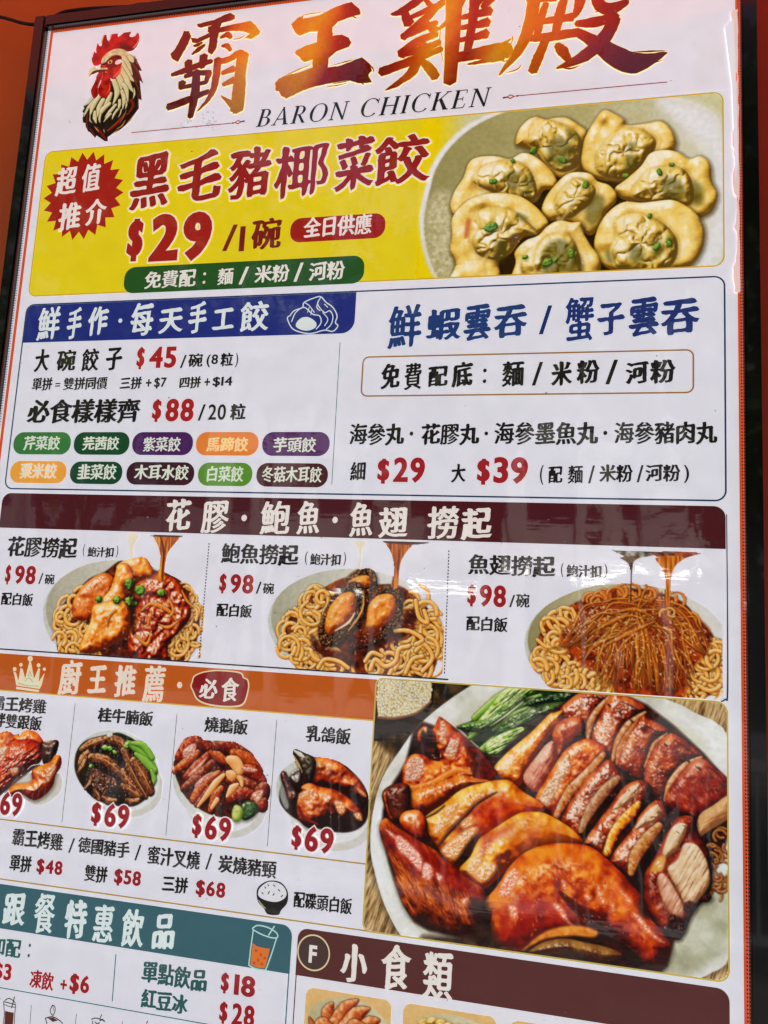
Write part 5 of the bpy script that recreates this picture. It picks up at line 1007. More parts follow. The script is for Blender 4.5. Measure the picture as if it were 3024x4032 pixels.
for pts in ([(890,1000),(930,1080),(1000,1180)], [(940,1020),(1000,1100),(1080,1220)], [(1000,1050),(1080,1130),(1140,1250)], [(870,900),(900,960),(920,1030)], [(1080,1080),(1160,1150),(1200,1260)]): r.stroke(pts, (2, 5, 2), R_((150,60,10),(190,90,20)), t=11, idn=kw, sh=0, soft=5, alpha=.7)
r.flat([(1000,1330),(1240,1330),(1380,1200),(1440,1330),(1500,1420),(1300,1460),(1050,1420)], R_((30,16,10),(80,50,34)), t=11, soft=14, ts=14, alpha=.85)
# glossy highlights scattered over the skin
r.glints([(900,300),(1200,150),(1400,350),(1200,450),(1000,550)], 60, t=11, size=(2, 5), a=.6, seed=11)
rr_r = rrect(578.6, 949.6, 979.6, 1240.2, (9, 12, 12, 9))
roast_picture = r.emit('roast_platter_photo', board, .48, rr_r, con=1.14, sat=1.12)
outline('photo_frame', 577.4, 948.6, 981, 1241.6, (10, 13, 13, 10), 1.8, (200, 176, 84), .75, board)

# ---- three noodle dishes
WH = (232, 231, 238)
def bowl(p, t, cx, cy, rx, ry, rot=0, cols=((176,172,148),(214,212,196),(232,231,236)), name='bowl', clip=None):
    a = np.linspace(0, 2*math.pi, 41)[:-1]; ca, sa = math.cos(rot), math.sin(rot)
    pts = [(cx+rx*math.cos(b)*ca-ry*math.sin(b)*sa, cy+rx*math.cos(b)*sa+ry*math.sin(b)*ca) for b in a]
    p.flat([(x-8 if x < cx else x, y+14) for x, y in pts], R_((206,206,196),(226,226,222),(232,231,238)), name, t=t, soft=3, grad=(1, 0, .1)); k = len(p.names)-1
    q = [(cx+(x-cx)*.975, cy+(y-cy)*.97-4) for x, y in pts]
    p.flat(q, R_(*cols), t=t, soft=3, grad=(1.0, -.25, .1), idn=k, ts=60); return k
n1 = Pic(100, 776, 345, 945.5, 7, .5, WH)
bowl(n1, 7, 740, 800, 482, 345, .18)
n1.flat([(330,880),(345,780),(400,690),(460,640),(530,570),(620,530),(700,470),(780,450),(850,440),(900,510),(980,535),(1060,570),(1130,640),(1175,720),(1185,850),(1160,960),(1110,1040),(1000,1060),(400,1020),(340,950)], R_((40,14,6),(96,36,12),(150,70,22)), 'sauce', soft=4, ts=12)
n1.noodles([(330,850),(360,740),(480,680),(520,760),(520,900),(560,1040),(420,1020),(350,950)], 46, NOOD, (8, 11), (12, 30), 'noodle', 7, 21)
n1.noodles([(960,860),(1080,780),(1170,740),(1180,900),(1120,1030),(980,1050)], 44, NOOD, (7, 10), (12, 30), 'noodle', 7, 22)
n1.noodles([(1040,600),(1130,650),(1170,760),(1100,800),(1060,700)], 14, NOOD, (6, 8), (12, 26), 'noodle', 7, 23)
def nb(p, pts, cols, t, name, R=22, spec=.6, **k):
    a = dict(bump=.14, bs=20, mott=.4, ms=18, sp=16, th=.45, oc=2); a.update(k); p.blob(pts, cols, R=R, spec=spec, name=name, t=t, **a)
MAW = R_((104, 38, 6), (180, 84, 14), (222, 126, 30), (242, 170, 66), (252, 218, 140))
nb(n1, [(780,640),(840,580),(900,550),(980,545),(1060,590),(1120,680),(1130,800),(1050,900),(1000,960),(980,1060),(790,1060),(760,920),(800,780)], R_((60,12,6),(136,32,10),(184,66,16),(224,120,44)), 7, 'braised_topping', R=30, bump=.34, bs=20, oc=2, spec=.9, th=.4)
for pts, w in (([(840,760),(900,720),(1000,760),(1060,840)], 14), ([(800,900),(870,960),(900,880)], 12), ([(940,840),(1000,860),(1060,820)], 10), ([(1000,680),(1030,760),(1000,800)], 10), ([(830,800),(870,790),(880,840),(840,860)], 8), ([(1080,640),(1110,700),(1150,740)], 8)): n1.stroke(pts, [3, w, 3], R_((120,40,10),(206,116,36),(244,190,110)), t=7, idn=len(n1.names)-1)
nb(n1, [(430,720),(470,640),(530,580),(610,535),(670,560),(680,620),(640,700),(560,780),(500,820),(440,800)], R_((110,30,8),(180,76,18),(222,120,40),(240,170,96)), 7, 'fish_maw', spec=.6)
nb(n1, [(690,500),(740,460),(790,445),(860,442),(905,510),(900,560),(840,570),(780,560),(720,560)], MAW, 7, 'fish_maw')
nb(n1, [(600,700),(650,640),(680,560),(700,490),(750,480),(790,530),(790,590),(740,620),(740,690),(680,740),(620,740)], MAW, 7, 'fish_maw', spec=.8)
nb(n1, [(470,985),(500,900),(540,820),(550,740),(600,710),(680,700),(750,710),(775,780),(770,870),(730,930),(660,970),(560,1012),(490,1010)], MAW, 7, 'fish_maw', R=34, spec=.7)
n1.stroke([(640,860),(650,800),(690,760)], (4, 10, 5), R_((120,56,10),(200,120,40)), t=7, sh=0, soft=4, idn=len(n1.names)-1); n1.stroke([(550,760),(540,850),(490,960)], (3, 12, 5), R_((250,220,160),(255,236,190)), t=7, sh=0, soft=6, alpha=.5, idn=len(n1.names)-1)
for x, y, q in ((770,600,34), (832,637,34), (957,652,26), (587,690,22), (695,695,26), (770,705,30), (800,720,18)):
    a = np.array([.3, 1.2, 2.4, 3.6, 4.6, 5.6])+x; n1.blob([(x+q*math.cos(b), y+q*math.sin(b)) for b in a], GRN, R=7, bump=.2, bs=5, spec=.5, t=7, name='spring_onion', smooth=False, sh=.6, sr=4)
n1.flat([(775,610),(800,600),(805,870),(780,880)], (34,24,10), t=7, soft=6, alpha=.7)
def pour(p, t, pts, k=0):
    p.flat(pts, R_((110,44,8),(196,116,30),(236,180,86)), 'poured_sauce', t=t, soft=1.5, streak=(1.57, 60, 3.2), n=4)
n1.flat([(748,305),(828,305),(800,360),(785,450),(770,450),(765,370)], R_((240,222,180),(244,232,204)), 'poured_sauce', t=7, soft=5, alpha=.8)
pour(n1, 7, [(918,312),(1062,316),(1030,370),(995,420),(978,500),(972,580),(935,580),(945,500),(950,430),(935,370)])
n1.stroke([(950,320),(972,400),(962,560)], (3, 6, 3), R_((90,30,6),(120,50,10)), t=7, sh=0, idn=len(n1.names)-1)
n1.flat([(905,308),(1075,312),(1070,322),(910,318)], (60,30,14), 'ladle', t=7, soft=2)
n1.glints([(450,700),(700,500),(900,560),(1150,700),(1100,1000),(500,980)], 110, t=7, size=(1.5, 5), a=.6)
noodle_p1 = n1.emit('fish_maw_noodle_photo', board, .48, rrect(60, 778.6, 345, 944.2, .1), keep0=False)
n2 = Pic(372, 776, 662, 945.5, 8, .5, WH)
bowl(n2, 8, 625, 850, 540, 345, .14)
n2.flat([(170,900),(200,790),(300,700),(420,620),(560,560),(700,600),(860,610),(960,680),(1060,780),(1100,900),(1090,1050),(1000,1160),(600,1130),(300,1090),(190,990)], R_((40,14,6),(110,46,14),(170,90,34)), 'sauce', soft=4, ts=12)
n2.noodles([(180,920),(210,790),(320,690),(460,640),(420,760),(360,900),(420,1010),(560,1110),(300,1090),(200,990)], 84, NOOD, (7.5, 10.5), (12, 30), 'noodle', 8, 31)
n2.noodles([(860,880),(900,680),(980,700),(1080,800),(1100,920),(1080,1060),(980,1150),(640,1120),(700,1020),(820,960)], 76, NOOD, (7.5, 10.5), (12, 32), 'noodle', 8, 32)
n2.flat([(340,900),(420,980),(560,1000),(700,980),(840,880),(900,760),(980,760),(930,900),(800,960),(680,1010),(640,1090),(560,1090),(420,1040),(350,980)], R_((30,8,4),(80,22,8),(130,44,14)), t=8, soft=10, ts=12, alpha=.9)
for pts, w in (([(690,1110),(720,1050),(780,1090),(840,1060),(860,990),(920,970)], 11), ([(960,1000),(1010,960),(1060,1040),(1000,1120)], 10), ([(960,700),(980,800),(1030,830),(1010,760)], 10), ([(660,1060),(700,1010),(760,1030)], 10), ([(840,880),(920,880),(1000,930),(960,960)], 10), ([(380,1100),(420,1050),(500,1060),(560,1100)], 10), ([(900,1130),(940,1050),(1000,1030)], 10)): n2.stroke(pts, w, NOOD, t=8, name='noodle', sh=.6)
ABR = R_((14, 8, 5), (52, 24, 12), (104, 58, 28), (170, 120, 70)); ABI = R_((130, 54, 8), (196, 104, 22), (226, 146, 50), (240, 184, 96))
def abalone(o_, i_):
    nb(n2, o_, ABR, 8, 'abalone', R=16, bump=1.0, bs=5, oc=2, spec=.9, th=.55, sr=8)
    k = len(n2.names)-1; n2.shadow(i_, 5, .8, off=(0, 0), t=8); n2.blob(i_, ABI, R=22, bump=.12, bs=18, oc=2, spec=.5, th=.45, t=8, idn=k, sh=0, mott=.35); n2.glints(o_, 46, t=8, size=(1, 3), col=(240, 206, 160), a=.6, seed=k)
abalone([(545,600),(570,540),(640,508),(700,512),(732,570),(722,640),(680,665),(640,610)], [(552,606),(600,562),(680,552),(692,604),(650,625)])
abalone([(560,985),(620,900),(650,840),(680,720),(740,620),(820,605),(875,660),(882,760),(830,870),(740,950),(640,985)], [(640,900),(665,840),(680,730),(740,668),(820,665),(842,720),(830,790),(760,860),(690,905)])
n2.flat([(600,940),(640,860),(740,850),(760,880),(700,940),(620,970)], (110, 36, 14), t=8, soft=10, alpha=.7)
abalone([(380,880),(400,800),(450,700),(520,620),(600,585),(655,640),(662,730),(625,840),(560,920),(480,972),(400,962)], [(420,850),(445,745),(510,668),(580,650),(606,690),(596,770),(545,845),(490,880),(440,905)])
n2.stroke([(480,880),(560,830),(600,770)], (2, 6, 2), R_((240,210,160),(250,230,200)), t=8, sh=0, idn=len(n2.names)-1); n2.stroke([(650,640),(640,760),(560,880)], (2, 5, 2), R_((220,150,70),(240,190,110)), t=8, sh=0, idn=len(n2.names)-1)
n2.flat([(585,345),(670,345),(640,400),(632,490),(612,500),(618,400)], R_((240,222,180),(244,232,204)), 'poured_sauce', t=8, soft=5, alpha=.75)
pour(n2, 8, [(785,350),(937,356),(905,410),(872,470),(858,560),(852,625),(815,620),(826,540),(825,470),(805,400)])
n2.flat([(775,343),(1040,352),(940,368),(790,358)], (84,50,26), 'ladle', t=8, soft=2)
n2.glints([(200,800),(560,600),(1050,800),(1050,1050),(600,1080),(250,1000)], 120, t=8, size=(1.5, 4), a=.6)
noodle_p2 = n2.emit('abalone_noodle_photo', board, .48, rrect(372, 778.6, 660, 944.2, .1), keep0=False)
n3 = Pic(688, 776, 980, 950, 9, .5, WH)
bowl(n3, 9, 830, 960, 615, 372, .06, ((150,140,96),(206,200,172),(226,224,220)))
n3.flat([(280,980),(330,850),(430,760),(560,690),(700,640),(860,625),(1000,650),(1140,700),(1230,790),(1320,890),(1385,1000),(1385,1120),(1320,1260),(1100,1290),(700,1250),(450,1210),(300,1100)], R_((60,18,6),(130,52,14),(190,100,34)), 'sauce', soft=4, ts=10)
n3.noodles([(285,1000),(340,860),(450,770),(520,720),(480,850),(450,950),(560,1100),(760,1200),(700,1250),(450,1210),(310,1110)], 84, NOOD, (7.5, 10.5), (12, 30), 'noodle', 9, 41)
n3.noodles([(1180,1150),(1290,950),(1340,900),(1390,1010),(1385,1140),(1320,1270),(1120,1290)], 60, NOOD, (6, 9), (12, 30), 'noodle', 9, 42)
n3.noodles([(560,700),(720,640),(900,630),(1130,690),(1000,740),(700,740)], 46, R_((130,50,14),(206,116,44),(240,176,100)), (5, 8), (8, 20), 'noodle', 9, 43)
rs2 = np.random.RandomState(9); fin = n3.nid('shark_fin')
n3.flat([(420,930),(500,820),(640,760),(840,720),(1060,720),(1230,800),(1320,900),(1280,1020),(1180,1130),(1140,1270),(780,1250),(720,1160),(560,1080),(480,1010)], R_((70,18,4),(150,56,12),(196,90,24)), t=9, soft=12, ts=12, idn=fin)
FN = [R_((110,40,6),(196,100,22),(236,156,56),(250,206,120)), R_((60,14,4),(140,50,12),(186,84,26)), R_((130,50,8),(212,116,28),(240,170,76)), R_((90,20,6),(170,56,14),(210,96,36))]
for i in range(230):
    a0 = rs2.uniform(0, 1); ex = 420+900*a0; top = rs2.rand() < .35
    sx, sy = rs2.normal(930, 90), rs2.normal(800, 60)
    ey = rs2.uniform(880, 1030) if ex < 620 or ex > 1220 else rs2.uniform(1050, 1260)
    mx_, my_ = (sx+ex)/2+(60 if ex > sx else -60)*rs2.uniform(.3, 1.2), (sy+ey)/2-rs2.uniform(20, 120)
    f0 = rs2.uniform(0, .5); p0 = np.array([sx, sy])*(1-f0)+np.array([mx_, my_])*f0
    n3.stroke([tuple(p0), (mx_, my_), ((mx_+ex)/2+rs2.normal(0, 12), (my_+ey)/2+rs2.normal(0, 12)), (ex, ey)], (2, rs2.uniform(3, 7), rs2.uniform(2, 5), 1), FN[(0, 1, 2, 2, 3, 0)[rs2.randint(6)]], t=9, idn=fin, n=4, sh=.3, soft=2, alpha=.85)
for pts, w in (([(600,900),(700,840),(820,790),(900,800)], 16), ([(700,960),(820,900),(990,820)], 20), ([(560,1060),(640,960),(780,900)], 16), ([(960,1000),(990,1100),(1000,1240)], 12), ([(1120,980),(1180,1040),(1220,1120)], 14), ([(880,1200),(880,1080),(940,1000)], 12), ([(720,780),(860,750),(960,790)], 14)): n3.stroke(pts, (2, w*.62, 2), FN[2], t=9, idn=fin, sh=.4, tex=.6, soft=3, alpha=.8)
n3.glints([(420,930),(640,760),(1060,720),(1320,900),(1140,1200),(780,1230),(480,1010)], 330, t=9, size=(1.5, 5), col=(255, 226, 190), a=.65)
n3.glints([(430,860),(560,760),(700,700),(640,820),(500,940)], 90, t=9, size=(1.5, 4), col=(255, 236, 220), a=.75, seed=12)
n3.flat([(720,392),(760,398),(920,402),(1020,412),(960,436),(860,446),(780,426)], R_((50,36,22),(110,100,80),(190,190,176)), 'ladle', t=9, soft=2, ts=10)
n3.flat([(980,406),(1250,412),(1190,440),(1100,460),(1000,440)], R_((70,26,12),(140,60,24),(180,110,60)), 'ladle', t=9, soft=2, ts=8)
n3.flat([(775,440),(900,440),(860,470),(848,560),(846,700),(838,700),(838,560),(826,480)], R_((60,36,16),(120,84,40)), 'poured_sauce', t=9, soft=1.5)
pour(n3, 9, [(990,440),(1160,440),(1110,490),(1082,560),(1076,680),(1074,780),(1036,780),(1042,680),(1044,570),(1020,500)])
n3.noodles([(1020,760),(1090,760),(1090,790),(1020,790)], 4, R_((190,120,50),(240,200,140)), (3, 5), (8, 12), 'splash', 9, 44)
noodle_p3 = n3.emit('shark_fin_noodle_photo', board, .48, rrect(688, 779, 975.5, 947.4, (.1, .1, 10, .1)), keep0=False)

# ---- four rice dishes
BEEF = R_((16, 8, 5), (48, 22, 12), (92, 46, 22), (142, 84, 44), (206, 150, 96))
q1 = Pic(46, 1014, 169, 1166, 'g', .45, WH)
q1.flat([(-100,900),(200,1000),(420,1100),(620,1000),(700,860),(640,700),(300,700)], (206, 200, 178), 'soft_shadow', soft=40, alpha=.75)
nb(q1, [(-60,560),(-40,330),(40,270),(110,275),(150,305),(210,300),(160,420),(0,600)], SK, 'g', 'roast_chicken', spec=.5)
nb(q1, [(150,330),(215,310),(250,265),(330,255),(400,280),(450,340),(480,400),(440,440),(300,440),(180,420)], R_((120,20,8),(190,60,16),(226,112,30),(244,170,80)), 'g', 'roast_chicken', R=34, spec=.8)
nb(q1, [(440,420),(470,380),(560,370),(600,355),(640,380),(635,440),(610,520),(560,600),(500,640),(460,600)], R_((14,6,6),(50,18,14),(96,40,26)), 'g', 'wing_tip', spec=.8)
nb(q1, [(470,380),(540,365),(580,370),(540,430),(500,410)], R_((130,90,70),(214,180,150)), 'g', 'wing_tip')
nb(q1, [(-60,640),(0,540),(100,400),(240,360),(400,400),(455,470),(460,560),(420,620),(340,640),(260,720),(160,800),(80,900),(-60,980)], R_((60,10,6),(140,24,10),(190,50,18),(220,100,40)), 'g', 'roast_chicken', R=50, spec=.8, th=.42, streak=(2.5, 26, 8))
q1.blob([(-60,560),(0,460),(90,440),(60,540),(-40,680)], R_((200,130,90),(250,230,210)), R=10, bump=.9, bs=6, spec=1, th=.3, t='g', sh=0, soft=8, idn=len(q1.names)-1)
q1.blob([(110,690),(190,660),(200,710),(140,750)], R_((200,130,90),(250,230,210)), R=10, bump=.9, bs=6, spec=1, th=.3, t='g', sh=0, soft=8, idn=len(q1.names)-1)
nb(q1, [(80,930),(160,850),(340,820),(345,700),(420,640),(540,610),(600,530),(650,530),(672,580),(660,660),(610,740),(580,860),(500,960),(400,1020),(330,1010),(240,960),(120,980)], R_((90,20,6),(170,60,14),(214,110,30),(240,170,70)), 'g', 'chicken_leg', R=40, spec=.8, sr=10)
q1.blob([(500,760),(560,690),(600,640),(610,680),(560,780),(520,830)], R_((200,130,90),(250,220,190)), R=10, bump=.9, bs=5, spec=1, th=.3, t='g', sh=0, soft=8, idn=len(q1.names)-1)
q1.flat([(80,900),(340,700),(500,600),(460,620),(330,650),(180,800)], (40,10,8), t='g', soft=8, alpha=.8, idn=len(q1.names)-1)
q1.emit('roast_chicken_photo', board, .62, rrect(46, 1014, 168, 1166, .1), keep0=False)
q2 = Pic(168, 1012, 308, 1166, 'g', .45, WH)
def sbowl(p, t, cx, cy, rx, ry, dx, dy, rot=.35):
    a = np.linspace(0, 2*math.pi, 37)[:-1]; ca, sa = math.cos(rot), math.sin(rot)
    E_ = lambda k, ox, oy: [(cx+ox+k*(rx*math.cos(b)*ca-ry*math.sin(b)*sa), cy+oy+k*(rx*math.cos(b)*sa+ry*math.sin(b)*ca)) for b in a]
    p.flat(E_(.95, dx*1.6, dy*1.5), (206, 202, 184), 'soft_shadow', t=t, soft=26, alpha=.7)
    p.flat(E_(.90, dx, dy), R_((196,196,186),(226,226,222),(236,236,236)), 'bowl', t=t, soft=2, grad=(.3, 1, .1)); k = len(p.names)-1
    p.flat(E_(1.0, 0, 0), R_((200,202,190),(224,226,216),(232,232,230)), t=t, soft=2, idn=k, grad=(1, .4, .1))
sbowl(q2, 'g', 1260, 660, 470, 400, 60, 120)
q2.flat([(815,600),(850,460),(960,360),(1180,310),(1300,290),(1480,380),(1620,520),(1700,700),(1690,850),(1600,1000),(1450,1090),(1250,1080),(1050,1020),(920,900),(830,740)], R_((12,10,6),(34,24,14),(60,40,22)), 'sauce', t='g', soft=4, ts=10)
q2.flat([(1240,300),(1330,300),(1480,380),(1400,430),(1280,360)], R_((10,30,12),(30,60,24)), 'greens', t='g', soft=4, ts=8); kg = len(q2.names)-1
for pts, w in (([(1390,400),(1520,470),(1620,590),(1690,720)], (16, 34, 30, 20)), ([(1480,520),(1580,600),(1680,700)], (12, 28, 24)), ([(1440,400),(1560,430),(1660,560)], (10, 24, 18)), ([(1650,700),(1680,800),(1640,860)], (10,20,14))): q2.stroke(pts, [x*.9 for x in w], R_((40,80,16),(110,160,50),(190,220,120)), t='g', idn=kg)
for k, (pts, w) in enumerate((([(880,470),(1000,410),(1180,350)], (20,56,40)), ([(860,640),(900,560),(960,500)], (18,40,30)), ([(850,720),(900,650),(940,560)], (14,34,26)), ([(1000,560),(1150,600),(1320,740)], (50,70,40)), ([(1240,370),(1330,420),(1390,560)], (60,66,40)), ([(1350,480),(1430,650),(1500,760)], (40,56,44)),
        ([(1400,640),(1480,800),(1590,990)], (36,60,24)), ([(1460,600),(1560,760),(1640,930)], (50,80,50)), ([(1340,700),(1380,800),(1540,980)], (30,60,24)), ([(1330,860),(1420,920),(1520,990)], (24,54,30)), ([(920,900),(980,830),(1010,690)], (10,20,14)), ([(1130,960),(1180,880),(1290,880)], (20,44,26)), ([(1020,900),(1060,960),(1080,1010)], (14,36,24)), ([(1120,990),(1180,1030),(1260,1030)], (20,44,26)), ([(1380,1020),(1450,1040),(1510,1020)], (20,40,26)))):
    q2.stroke(pts, [x*.5 for x in w], BEEF, t='g', name='beef_slice', sh=.85, tex=.8, spec=.3); q2.stroke([(x+6, y-10) for x, y in pts], (1, 4, 1), R_((176,110,60),(226,170,110)), t='g', idn=len(q2.names)-1, sh=0)
nb(q2, [(1010,670),(1050,680),(1200,760),(1260,790),(1290,880),(1160,900),(1120,940),(1050,900),(1000,860)], R_((30,14,8),(84,44,26),(130,80,52)), 'g', 'beef_slice', R=10, bump=.6, bs=7)
for x, y, q in ((1145,450,30), (1200,460,28), (1250,500,24), (1380,420,34), (990,650,22), (1196,312,26)):
    q2.blob([(x+q*math.cos(b)*(1+.3*math.sin(2*b+x)), y+q*math.sin(b)) for b in np.linspace(0, 6.28, 9)[:-1]], R_((60,100,20),(130,180,60),(220,236,170)) if y > 320 else PORC, R=6, bump=.4, bs=4, t='g', name='spring_onion', sh=.3)
q2.glints([(850,500),(1200,350),(1600,600),(1600,950),(1100,1000),(880,750)], 150, t='g', size=(1.5, 4), col=(230, 190, 150), a=.6)
q2.emit('beef_brisket_photo', board, .62, rrect(168, 1012, 307, 1166, .1), keep0=False)
q3 = Pic(308, 1012, 454, 1166, 'h', .45, WH)
sbowl(q3, 'h', 480, 510, 340, 300, 30, 90, .4)
q3.flat([(150,390),(200,300),(320,200),(440,230),(570,240),(700,310),(790,420),(830,560),(820,680),(760,740),(640,780),(460,760),(330,700),(220,590)], R_((24,8,6),(70,20,10),(120,44,20)), 'sauce', t='h', soft=3, ts=8)
for k, (pts, w) in enumerate((([(200,330),(270,250),(330,215)], (60,90,50)), ([(330,230),(390,250),(430,270)], (40,60,30)), ([(160,430),(240,380),(330,300)], (30,50,30)), ([(240,480),(330,400),(430,300)], (30,56,34)), ([(230,560),(330,480),(450,360)], (34,56,30)), ([(300,640),(370,540),(480,450)], (40,60,30)), ([(320,680),(400,590),(520,450)], (20,40,24)),
        ([(460,250),(580,270),(700,330)], (40,70,50)), ([(590,300),(690,350),(770,430)], (40,70,44)), ([(640,420),(730,440),(800,500)], (40,70,40)), ([(560,500),(640,520),(740,540)], (40,80,40)), ([(420,720),(460,620),(500,560)], (24,50,30)), ([(560,640),(640,600),(720,600)], (40,70,40)), ([(740,640),(790,600),(810,560)], (40,80,60)), ([(420,300),(480,330),(540,370)], (20,50,30)), ([(760,680),(800,690),(815,650)], (30,50,30)))):
    q3.stroke(pts, [x*.6 for x in w], (R_((30,6,3),(84,16,8),(136,36,14),(196,84,36)), R_((24,6,3),(66,14,8),(120,34,14),(180,90,50)), R_((44,10,4),(120,36,10),(176,74,24),(220,130,60)))[k % 3], t='h', name='goose_slice', sh=.85, tex=.55, spec=.35)
for pts, w in (([(555,350),(600,370),(625,420),(600,460)], (20,36,34,14)), ([(330,690),(400,600),(460,520),(520,460)], (6,16,20,10)), ([(600,470),(640,490),(650,540)], (8,16,8)), ([(550,450),(575,465),(590,460)], (16,30,16)), ([(540,620),(580,560),(620,530)], (6,22,8)), ([(470,640),(430,700)], (14,10))): q3.stroke(pts, w, R_((190,110,50),(230,170,100),(250,216,170)), t='h', name='goose_slice', sh=.5)
for pl in ([(220,290),(280,240),(320,240),(300,320),(240,350)], [(260,460),(330,390),(400,330),(350,410),(280,470)], [(310,530),(370,470),(440,440),(380,520),(320,560)], [(650,400),(760,420),(740,440),(660,430)], [(730,600),(800,570),(790,640),(750,660)]): q3.blob(pl, R_((190,110,80),(250,226,210)), R=8, bump=1.0, bs=4, spec=1, th=.34, t='h', sh=0, idn=len(q3.names)-1, soft=5)
nb(q3, [(640,690),(690,650),(740,660),(770,700),(740,760),(660,790)], R_((10,30,10),(30,66,26),(60,100,44)), 'h', 'cucumber', R=10)
nb(q3, [(580,720),(600,680),(640,690),(660,730),(640,790),(600,800),(578,770)], R_((110,130,40),(170,186,80),(214,220,140)), 'h', 'cucumber', R=12)
q3.glints([(180,350),(330,230),(600,260),(800,480),(780,680),(500,700),(260,560)], 90, t='h', size=(1.5, 5), col=(250, 200, 160), a=.6)
q3.emit('roast_goose_photo', board, .62, rrect(308, 1012, 453, 1166, .1), keep0=False)
q4 = Pic(454, 1012, 578, 1166, 'h', .45, WH)
sbowl(q4, 'h', 1230, 600, 345, 265, 40, 110, .35)
q4.flat([(920,620),(950,500),(1050,450),(1200,350),(1350,360),(1480,470),(1560,600),(1565,760),(1500,850),(1380,880),(1200,850),(1040,780),(950,700)], R_((26,10,8),(56,22,14)), 'sauce', t='h', soft=4, ts=10)
q4.flat([(930,480),(960,470),(990,680),(960,700),(925,610)], (190,196,186), t='h', soft=6, alpha=.8)
PG = R_((40, 10, 6), (104, 28, 10), (160, 56, 18), (214, 106, 36), (246, 176, 100))
nb(q4, [(1050,340),(1110,330),(1170,330),(1290,340),(1360,370),(1420,420),(1500,490),(1560,590),(1560,650),(1500,640),(1420,590),(1340,560),(1230,540),(1130,520),(1090,460)], PG, 'h', 'roast_pigeon', R=34, spec=.7)
nb(q4, [(1015,300),(1035,268),(1110,300),(1170,330),(1190,400),(1150,520),(1100,470),(1070,400),(1040,340)], R_((14,14,10),(46,36,22),(90,70,40)), 'h', 'pigeon_head', R=16, spec=.8)
q4.stroke([(1030,285),(1070,310),(1100,330)], (4, 12, 4), R_((200,190,170),(236,230,216)), t='h', sh=0, idn=len(q4.names)-1); q4.stroke([(1025,320),(1055,380),(1085,440)], (3, 9, 5), R_((150,120,80),(220,190,140)), t='h', sh=.4, idn=len(q4.names)-1)
nb(q4, [(930,450),(950,432),(975,450),(1000,510),(1040,560),(1060,620),(1020,660),(980,640),(960,560),(935,500)], R_((20,8,6),(60,20,12),(110,44,26)), 'h', 'pigeon_head', R=12, spec=.8)
nb(q4, [(1010,440),(1060,410),(1080,440),(1070,520),(1030,520),(1005,480)], R_((30,26,22),(110,100,90),(200,190,176)), 'h', 'pigeon_head', R=10, bump=.6)
nb(q4, [(1050,660),(1090,600),(1080,550),(1140,520),(1210,545),(1330,570),(1430,630),(1490,690),(1530,750),(1520,800),(1430,770),(1330,770),(1240,820),(1140,850),(1060,780)], PG, 'h', 'roast_pigeon', R=40, spec=.7, sr=9)
for pl in ([(1065,600),(1120,570),(1180,560),(1160,600),(1090,640),(1060,660)], [(1320,650),(1380,660),(1400,720),(1370,750),(1340,720)], [(1460,740),(1510,740),(1520,790),(1480,780)], [(1240,370),(1280,380),(1300,420),(1260,400)], [(1490,560),(1540,590),(1550,620),(1510,600)]): q4.blob(pl, R_((220,140,80),(252,226,190)), R=8, bump=1.0, bs=4, spec=1, th=.34, t='h', sh=0, idn=len(q4.names)-1, soft=7)
q4.stroke([(1060,690),(1100,770),(1200,820)], (4, 10, 5), R_((70,16,8),(150,50,24)), t='h', sh=.3, idn=len(q4.names)-1); q4.glints([(1060,640),(1200,560),(1500,740),(1250,800)], 60, t='h', size=(1.5, 4), col=(250, 210, 160), a=.6)
q4.emit('roast_pigeon_photo', board, .62, rrect(454, 1012, 577.5, 1166, .1), keep0=False)

# ---- snack photographs at the foot of the board
TAN = (226, 194, 138)
def snack(u0, v0, u1, v1, nm):
    s_ = Pic(u0, v0, u1, v1, 11, .5, TAN); s_.names[0] = 'photo_background'; return s_
s1 = snack(513.5, 1311, 618, 1420, 'a')
s1.flat([(320,1900),(330,1780),(400,1720),(560,1700),(700,1760),(790,1858),(800,2000),(320,2000)], R_((196,186,150),(222,214,184)), 'plate', soft=3, grad=(1, 0, .1))
for pts, w in (([(328,1815),(350,1880),(345,1960)], (3,30,36)), ([(468,1728),(440,1790),(450,1900)], (3,46,56)), ([(622,1710),(545,1765),(490,1860)], (3,48,60)), ([(690,1762),(610,1800),(550,1880)], (3,50,60)), ([(748,1832),(690,1850),(630,1900)], (3,44,56)), ([(410,1870),(440,1900)], (60,60)), ([(600,1880),(660,1920)], (60,60))):
    s1.stroke(pts, [x*.42*1.6 for x in w], R_((90,22,10),(150,54,24),(196,104,54),(232,168,104)), t=11, name='fried_dumpling', sh=.7, tex=.5)
s1.emit('fried_dumpling_photo', board, .48, rrect(514, 1311.4, 617.5, 1420, (9, 9, 0, 0)))
s2 = snack(630.5, 1311, 738, 1420, 'b')
s2.flat([(940,1900),(1000,1820),(1130,1795),(1280,1830),(1390,1900),(1400,2000),(940,2000)], R_((200,190,150),(226,220,190)), 'plate', soft=3, grad=(1, 0, .1))
for x, y in ((1010,1850), (1060,1840), (1110,1850), (1150,1870), (1200,1880), (1090,1890), (1260,1880), (1040,1890)): s2.blob([(x+34*math.cos(b), y+26*math.sin(b)) for b in np.linspace(0, 6.28, 9)[:-1]], R_((160,110,40),(222,184,90),(244,226,160)), R=12, bump=.4, bs=6, t=11, name='fried_snack', sh=.4)
s2.emit('fried_snack_photo', board, .48, rrect(631, 1311.4, 737.5, 1420, (9, 9, 0, 0)))
s3 = snack(751.5, 1311, 858, 1420, 'c'); s3.emit('snack_photo', board, .48, rrect(752, 1311.4, 857.5, 1420, (9, 9, 0, 0)))
